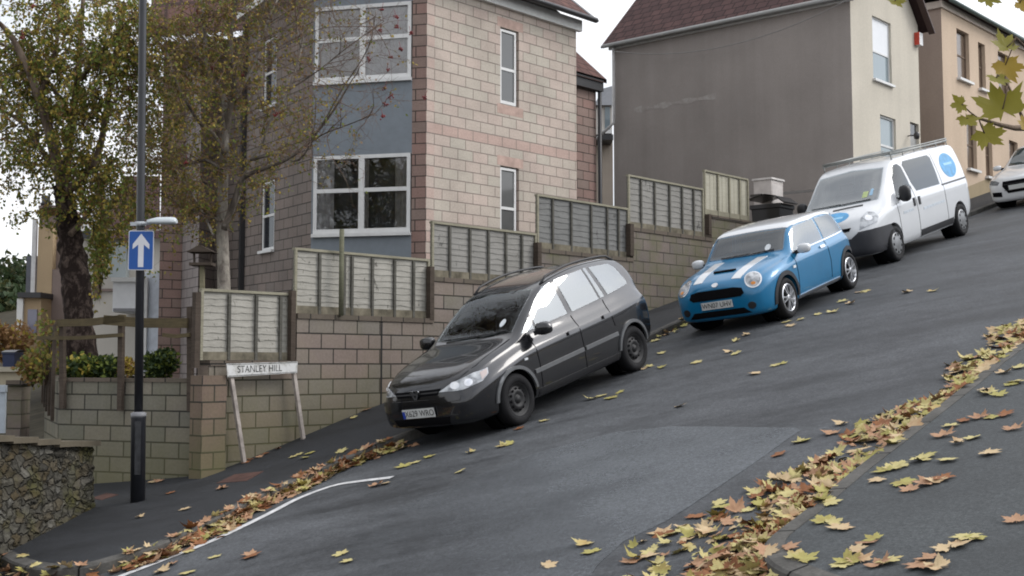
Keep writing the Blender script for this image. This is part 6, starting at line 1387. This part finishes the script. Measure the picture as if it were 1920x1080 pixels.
for (px, py) in ((716, 18), (742, 32), (745, 50), (712, 57), (770, 62), (752, 92), (732, 108), (690, 112), (726, 130), (722, 165), (733, 182), (722, 195), (718, 218), (795, 183), (340, 135), (350, 160), (348, 305), (400, 127), (430, 128), (518, 215), (455, 142), (370, 22), (62, 12), (222, 14), (42, 70)):
    c = at(px, py, rd_ + t.rr.uniform(-.6, .2)); mb = MB()
    for k in range(9):
        q = c + Vector((t.rr.gauss(0, .018), t.rr.gauss(0, .018), t.rr.gauss(0, .015))); mb.lathe(q, UP, [(0, -.014), (.012, -.008), (.014, 0), (.012, .008), (0, .014)], 6)
    mb.tube([c + UP * .09 + Vector((t.rr.gauss(0, .03), 0, .02)), c], .004, 3)
    mb.build('berry_cluster', M_berry, rt)
def shrub(name, px, py, d, rx, rz, n, mats, size, label, seed, stem=True, cat='shrub', group=None, par=None):
    tr_ = Tree(seed); c = at(px, py, d); b = thing(name, c - UP * rz, label, cat, group)
    for k in range(n):
        v = Vector((tr_.rr.gauss(0, 1), tr_.rr.gauss(0, 1), tr_.rr.gauss(0, 1))).normalized(); rad = tr_.rr.random() ** .45 * (1 + .22 * math.sin(4 * v.x + seed) * math.sin(3 * v.z + 2 * seed)); tr_.leaf(c + Vector((v.x * rx, v.y * rx, v.z * rz)) * rad, size, tr_.rr.choices(range(len(mats)), [m[1] for m in mats])[0])
    tr_.lv.build('foliage', [m[0] for m in mats], b)
    if stem:
        for k in range(7): a_ = tr_.rr.uniform(0, 6.28); tr_.tw.tube([c - UP * rz * 1.1, c + Vector((math.cos(a_) * rx * .5, math.sin(a_) * rx * .5, 0))], [.012, .004], 4)
        tr_.tw.build('stems', M_twig, b)
    return b
shrub('garden_bush', 301, 683, 17.8, .24, .22, 1500, [(L_dark, 4), (L_green, 1.5)], .075, 'round dark green bush in the planter beside the lamp post', 31)
shrub('garden_shrub', 165, 690, 17.9, .42, .2, 1100, [(L_green, 4), (L_dark, 3), (L_yel, .6)], .09, 'leafy green shrub at the foot of the birch trunk', 32)
shrub('garden_shrub', 212, 690, 17.7, .2, .18, 500, [(L_dark, 4), (L_green, 2)], .08, 'dark leafy shrub between the birch trunk and the lamp post', 33)
shrub('garden_shrub', 88, 650, 18.0, .24, .5, 420, [(L_yel, 1), (L_olive, 3), (L_green, 3), (L_brown, 1)], .07, 'yellowing tall shrub behind the pickets at the left end of the planter', 34)
shrub('garden_shrub', 62, 690, 18.4, .24, .25, 500, [(L_brown, 3), (L_olive, 3), (L_green, 2)], .08, 'brown green shrub at the far left behind the pickets', 35)
shrub('flowering_plant', 240, 688, 17.6, .12, .12, 220, [(L_yel, 4), (L_brown, 2)], .07, 'small yellow plant just left of the lamp post', 36, cat='plant')
shrub('ivy_plant', 592, 520, 21.5, .22, .3, 400, [(L_green, 3), (L_dark, 2), (L_olive, 2)], .09, 'small green climber on the house corner above the pale fence', 37, cat='plant')
shrub('ivy_plant', 190, 455, 34.5, .35, 1.3, 500, [(L_green, 3), (L_olive, 2)], .16, 'climber on the front of the white house behind the birch', 38, cat='plant')
shrub('autumn_hedge', 12, 640, 36, .75, .6, 900, [(mat_leaf('leaf_orange', (.21, .11, .045, 1), (.32, .19, .09, 1)), 3), (L_brown, 2), (L_yel, 1)], .16, 'orange autumn hedge at the far left beyond the blue bin', 39, cat='hedge')
L_far = mat_leaf('far_green', (.022, .040, .020, 1), (.05, .075, .03, 1)); L_far2 = mat_leaf('far_olive', (.045, .055, .02, 1), (.085, .085, .03, 1))
for i, (px, py, d, rx, rz, lab) in enumerate(((6, 552, 95, 2.6, 3.0, 'round dark green tree on the far left skyline'), (44, 548, 100, 1.9, 2.5, 'narrow olive tree on the skyline beside the cream house'), (-70, 555, 92, 2.8, 3.2, 'big dark tree at the very edge of the skyline'), (22, 590, 85, 2.2, 2.0, 'low dark tree below the far left skyline'))):
    b = shrub('skyline_tree', px, py, d, rx, rz, 1500, [(L_far, 3 if i != 1 else 1), (L_far2, 1.5)], .55, lab, 50 + i, False, 'tree', 'trees on the far left skyline'); c = at(px, py, d)
    mb = MB(); mb.tube([(c.x, c.y, c.z - rz - 3), (c.x + .1, c.y, c.z)], [.3, .12], 7); mb.build('trunk', M_birchlimb, b)
# maple whose bough hangs into the top right corner; its trunk stands on the near pavement
mt = thing('maple_tree', (3.3, 5.2, gz(3.3, 5.2)), 'yellow green maple bough hanging in from the top right corner', 'tree')
t = Tree(77); tb = Vector((3.3, 5.2, gz(3.3, 5.2) - .1)); hub = Vector((3.1, 5.0, 2.3))
t.br.tube([tb, tb + Vector((.02, 0, 1.5)), hub, hub + Vector((.1, .2, 2))], [.2, .16, .13, .1], 12)
bough = [hub - UP * .4, at(2080, 60, 4.5), at(1990, 190, 4.2), at(1925, 240, 4.0), at(1835, 222, 3.9)]
t.limb(bough, .03, .004, 6); t.limb([hub, at(2050, -80, 4.3), at(1930, -40, 4.2), at(1800, -30, 4.2), at(1690, -40, 4.2)], .025, .004, 6); t.limb([at(1990, 190, 4.2), at(1940, 110, 4.1), at(1905, 70, 4.0)], .008, .003, 5); t.limb([at(1925, 240, 4.0), at(1890, 160, 3.95), at(1870, 140, 3.9)], .006, .002, 5)
t.br.build('trunk', M_birchlimb, mt)
def maple_pts(rr=None, j=0.0):
    A = []; lob = ((90, 1.0), (38, .95), (-12, .72), (-62, .46))
    right = []
    for i, (ang, r_) in enumerate(lob):
        right.append((ang, r_))
        if i < 3: nx = lob[i + 1][0]; right += [(ang - 10, r_ * .74), (ang - 15, r_ * .80), ((ang + nx) / 2, .52 if i < 2 else .44), (nx + 13, lob[i + 1][1] * .78), (nx + 9, lob[i + 1][1] * .72)]
    right += [(-88, .10)]
    P = [(math.cos(R(a)) * r_, math.sin(R(a)) * r_) for a, r_ in right]
    return P + [(-x, y) for x, y in P[::-1]][:-1]
def maple_mb(mb, M, size, curl=.15, mi=0, seed=0, stalk=True):
    rr = random.Random(seed); P = maple_pts(); ph = rr.uniform(0, 6.28)
    k0 = len(mb.v)
    def lift(x, y): r2 = x * x + y * y; return curl * (r2 * (.7 + .5 * math.sin(2 * math.atan2(y, x) + ph)) + .18 * math.sin(5 * x + ph) * math.cos(4 * y + ph))
    mb.v.append(tuple(M @ Vector((0, 0, 0)))); n = len(P)
    jit = [1 + rr.uniform(-.09, .09) for _ in P]
    for f in (.5, 1.0):
        for (x, y), q in zip(P, jit): x, y = x * f * q, y * f * q; mb.v.append(tuple(M @ Vector((x * size, y * size, lift(x, y) * size))))
    for i in range(n):
        j = (i + 1) % n; mb.f.append([k0, k0 + 1 + i, k0 + 1 + j]); mb.f.append([k0 + 1 + i, k0 + 1 + n + i, k0 + 1 + n + j, k0 + 1 + j])
        for _ in range(2): mb.mi.append(mi); mb.sm.append(True)
        mb.uv.append([(0, 0)] * 3); mb.uv.append([(0, 0)] * 4)
    if stalk:
        b = len(mb.v)
        for q in ((-.012, 0, 0), (.012, 0, 0), (.05 + .01, -.55, .08 * curl + .03), (.05 - .01, -.55, .08 * curl + .03)): mb.v.append(tuple(M @ (Vector(q) * size)))
        mb.f.append([b, b + 3, b + 2, b + 1]); mb.uv.append([(0, 0)] * 4); mb.mi.append(mi); mb.sm.append(False)
L_mg = mat_leaf('maple_green', (.17, .165, .018, 1), (.27, .235, .035, 1), .5, .45); L_my = mat_leaf('maple_ochre', (.30, .20, .03, 1), (.40, .28, .05, 1), .5, .45)
tw = MB()
for i, (px, py, d, sz, mi, ax_, tx, ty) in enumerate(((1888, 88, 4.0, .075, 0, 25, 1905, 70), (1885, 122, 4.0, .085, 1, 200, 1905, 70), (1868, 146, 3.9, .06, 0, 190, 1870, 140), (1880, 205, 3.9, .125, 0, 10, 1890, 160), (1803, 195, 3.9, .05, 0, 100, 1835, 222), (1812, 222, 3.9, .06, 0, 200, 1835, 222), (1846, 250, 3.9, .085, 0, 215, 1835, 222), (1925, 236, 3.9, .05, 1, 20, 1925, 240), (1678, 2, 4.2, .05, 0, 200, 1690, -40), (1850, -6, 4.2, .07, 0, 180, 1800, -30), (1912, 6, 4.2, .06, 1, 240, 1930, -40), (1765, -14, 4.2, .06, 0, 250, 1800, -30), (1945, 60, 4.1, .09, 0, 300, 1940, 110), (1960, 150, 4.1, .1, 0, 30, 1990, 190), (2000, 240, 4.1, .1, 1, 60, 1990, 190))):
    c = at(px, py, d); Mm = Matrix.Translation(c) @ Matrix.Rotation(R(62 + 12 * math.sin(i * 2.1)), 4, 'X') @ Matrix.Rotation(R(ax_), 4, 'Z') @ Matrix.Rotation(R(12 * math.cos(i)), 4, 'Y'); mb = MB(); maple_mb(mb, Mm, sz * .88, .25, 0, i, False); mb.build('leaf', (L_mg, L_my)[mi], mt)
    tw.tube([at(tx, ty, d + .02), at((px + tx) / 2, (py + ty) / 2 + 2, d), c], .0022, 4)
tw.build('leaf_stalks', M_twig, mt)
# ------------------------------------------------------------------ fallen maple leaves
def mat_fallen(name, a, b, spot):
    k = NT(name, .75, .25); o = k.coord('Object'); n = k.noise(14, 4, o); s2 = k.noise(5, 5, k.coord('World'), .7)
    k.col(k.mix(k.ramp(s2, [(.5, G3(0)), (.72, G3(.85))]), k.ramp(n, [(.3, a), (.7, b)]), spot)); return k.m
FALL = [mat_fallen('fallen_pale_yellow', (.37, .32, .13, 1), (.50, .44, .21, 1), (.34, .20, .07, 1)), mat_fallen('fallen_olive_yellow', (.27, .245, .07, 1), (.38, .34, .12, 1), (.22, .15, .05, 1)),
        mat_fallen('fallen_salmon_brown', (.30, .17, .10, 1), (.41, .25, .15, 1), (.22, .10, .05, 1)), mat_fallen('fallen_dark_brown', (.17, .07, .03, 1), (.28, .12, .05, 1), (.10, .04, .02, 1)), mat_fallen('fallen_pale_buff', (.40, .30, .17, 1), (.51, .39, .24, 1), (.36, .2, .1, 1))]
CN = ['pale yellow', 'olive yellow', 'salmon brown', 'dark rusty brown', 'pale buff']
PROTO = []
for c in range(5):
    for v_ in range(3):
        mb = MB(); maple_mb(mb, Matrix(), 1.0, (.05, .15, .34)[v_], 0, 100 + c * 3 + v_); me = bpy.data.meshes.new('fallen_leaf'); me.from_pydata(mb.v, [], mb.f); me.materials.append(FALL[c]); me.polygons.foreach_set('use_smooth', mb.sm); me.update(); PROTO.append(me)
rr = random.Random(4)
def nrm_at(x, y): e = .15; return Vector((-(gz(x + e, y) - gz(x - e, y)) / (2 * e), -(gz(x, y + e) - gz(x, y - e)) / (2 * e), 1)).normalized()
def leafM(p, size, tilt=.18, h=.0):
    n = (nrm_at(p.x, p.y) + Vector((rr.gauss(0, tilt), rr.gauss(0, tilt), 0))).normalized(); a = Vector((rr.gauss(0, 1), rr.gauss(0, 1), 0)); a = (a - n * a.dot(n)).normalized(); b = n.cross(a)
    M = Matrix((a, b, n)).transposed().to_4x4(); M.translation = Vector(p) + UP * (h + .006 + size * tilt * .4); return M
def drop(p, size, c, surf, label, h=0, tilt=.07):
    o = bpy.data.objects.new('fallen_leaf', PROTO[c * 3 + rr.randint(0, 2)]); COL.objects.link(o); o.matrix_world = leafM(p, size, tilt, h) @ Matrix.Diagonal((size, size * rr.uniform(.85, 1.05), size, 1))
    tag(o, label % CN[c], 'leaf', 'fallen maple leaves on the %s' % surf)
road_px = [(640, 1040, 0), (655, 1052, 0), (1025, 1062, 4), (1098, 1020, 0), (1112, 1036, 1), (1208, 1044, 4), (1222, 1036, 0), (862, 884, 0), (886, 848, 0), (945, 836, 0), (958, 832, 1), (776, 869, 0), (1271, 763, 4), (1128, 742, 0), (1146, 746, 1), (1110, 748, 0), (1160, 736, 1), (1016, 790, 0), (977, 803, 3), (1456, 685, 0), (1466, 683, 1), (1377, 640, 0), (1368, 660, 4), (1376, 664, 0), (1303, 680, 0), (1243, 662, 0), (1228, 640, 0), (1216, 688, 0), (1206, 692, 4), (1238, 690, 1), (1476, 604, 0), (1500, 600, 0), (1578, 566, 0), (1622, 546, 0), (1610, 548, 4), (1704, 548, 4), (1747, 547, 0), (1560, 586, 0), (1592, 570, 4), (1500, 829, 0), (1512, 826, 1), (1464, 852, 3), (1344, 945, 0), (1354, 950, 1), (1302, 971, 3), (1330, 1000, 0), (1252, 1002, 0), (1240, 1000, 4), (1560, 812, 2), (1580, 795, 4), (470, 1040, 2), (468, 1044, 3), (402, 1046, 0), (318, 1060, 2), (300, 1072, 4), (352, 1074, 0), (702, 912, 2), (726, 906, 4), (1350, 1012, 1), (1180, 1056, 2), (1300, 1060, 2), (1230, 1066, 0), (1480, 612, 4), (1530, 590, 0), (756, 876, 1), (800, 858, 1), (1402, 628, 4), (1420, 700, 4), (640, 876, 4)]
for px, py, c in road_px: drop(gpt(px, py, .004), rr.uniform(.095, .135), c, 'open road', '%s maple leaf fallen on the open grey road')
lpv = [(260, 970, 4), (420, 915, 4), (412, 917, 2), (548, 858, 0), (560, 853, 0), (580, 850, 1), (575, 858, 1), (638, 848, 0), (648, 780, 0), (660, 784, 0), (640, 777, 4), (688, 768, 2), (700, 762, 3), (46, 1042, 0), (196, 893, 2), (206, 896, 4), (288, 904, 4), (300, 902, 2), (240, 900, 3), (470, 862, 3), (500, 850, 3), (484, 857, 2), (520, 842, 3), (460, 868, 3), (345, 956, 4), (320, 925, 3)]
for px, py, c in lpv: drop(gpt(px, py, .118), rr.uniform(.085, .125) * (.75 if c == 3 else 1), c, 'left pavement', '%s maple leaf fallen on the dark pavement left of the road')
rpv = [(1558, 982, 0), (1572, 992, 4), (1545, 978, 1), (1622, 1020, 2), (1640, 1012, 1), (1600, 1032, 4), (1575, 1060, 0), (1590, 1056, 1), (1612, 1052, 4), (1650, 1060, 2), (1662, 1052, 0), (1730, 1060, 2), (1745, 1048, 2), (1760, 1066, 4), (1772, 1030, 4), (1790, 1024, 4), (1815, 1006, 0), (1832, 1008, 1), (1905, 978, 2), (1476, 1028, 2), (1490, 1046, 0), (1504, 1050, 1), (1552, 944, 0), (1660, 884, 1), (1692, 872, 0), (1672, 880, 0), (1740, 906, 2), (1752, 902, 4), (1765, 896, 3), (1722, 862, 0), (1735, 856, 1), (1780, 800, 0), (1802, 790, 3), (1838, 784, 2), (1862, 782, 1), (1880, 778, 3), (1856, 738, 0), (1842, 732, 4), (1870, 742, 1), (1896, 722, 1), (1910, 716, 0), (1880, 700, 4), (1690, 905, 1), (1648, 900, 4), (1800, 830, 4), (1826, 822, 0), (1706, 920, 2), (1780, 862, 0), (1850, 850, 4), (1900, 806, 2), (1905, 690, 0), (1770, 818, 2)]
for px, py, c in rpv: drop(gpt(px, py, .128), rr.uniform(.095, .135), c, 'right pavement', '%s maple leaf fallen on the grey pavement right of the road')
# drifts in both gutters: the nearest as single leaves, the rest one mass
cand = []
def along(line, i0, i1, n, wmin, wmax, side, c_w, over=.12):
    seg = line[i0:i1]; L = [0]
    for a, b in zip(seg, seg[1:]): L.append(L[-1] + (b - a).length)
    for k in range(n):
        u = rr.random() * L[-1]; i = max(j for j in range(len(L)) if L[j] <= u); i = min(i, len(seg) - 2); f = (u - L[i]) / max(1e-6, L[i + 1] - L[i]); p = seg[i].lerp(seg[i + 1], f); d = (seg[i + 1] - seg[i]).normalized(); nn = Vector((-d.y, d.x)) * side
        q_ = u / L[-1]; w = wmin + (wmax - wmin) * q_; w *= .75 + .35 * math.sin(u * 2.3) * math.sin(u * .9 + 1)
        o = (rr.random() ** 1.5) * w - over * rr.random(); x, y = p.x + nn.x * o, p.y + nn.y * o
        hh = .115 if o < -.02 else max(0, (.07 - .10 * o / max(.1, w)) * rr.random())
        c = rr.choices(range(5), c_w)[0]; cand.append((Vector((x, y, gz(x, y))), rr.choice((rr.uniform(.04, .08), rr.uniform(.08, .125), rr.uniform(.08, .12))), c, hh, side))
def near_idx(line, px, py, off):
    g = gpt(px, py, off); return min(range(len(line)), key=lambda i: (line[i] - g.to_2d()).length)
iR0, iR1 = near_idx(kR, 1900, 651, .12), near_idx(kR, 1435, 1053, .12)
along(kR, max(0, iR0 - 4), iR1 + 1, 1350, .66, .88, -1, (5, 2.6, 3.2, 2.6, 3), .05)
along(kR, near_idx(kR, 1560, 912, .12), iR1 + 3, 190, .9, 1.4, -1, (5, 2, 3, 2, 4), .02)
iL0, iL1 = near_idx(kL, 240, 1040, .11), near_idx(kL, 775, 808, .11)
along(kL, iL0, iL1, 560, .30, .42, -1, (3.6, 1.8, 4.2, 3.4, 3.2), .06)
along(kL, max(0, near_idx(kL, -20, 1035, .11)), iL0 + 1, 60, .3, .4, -1, (3, 2, 4, 3, 4), .05)
along(kL, near_idx(kL, 1205, 634, .11), near_idx(kL, 1250, 613, .11) + 4, 60, .3, .3, -1, (5, 2, 2, 1.5, 3), .1)
pf = sorted(range(len(cand)), key=lambda i: cand[i][0].y)
n_ind = 285 - len(road_px) - len(lpv) - len(rpv)
mb = MB()
for r_, i in enumerate(pf):
    p, size, c, hh, side = cand[i]
    if r_ < n_ind: drop(p, size, c, 'drift by the right kerb', '%s maple leaf in the drift along the rounded right kerb', hh, .3)
    else: maple_mb(mb, leafM(p, size, .24, hh), size, rr.choice((.08, .2, .35, .6, -.3)), c, i)
tag(mb.build('fallen_leaves', FALL), 'drifts of brown and yellow maple leaves along both gutters', 'leaf litter', kind='stuff')
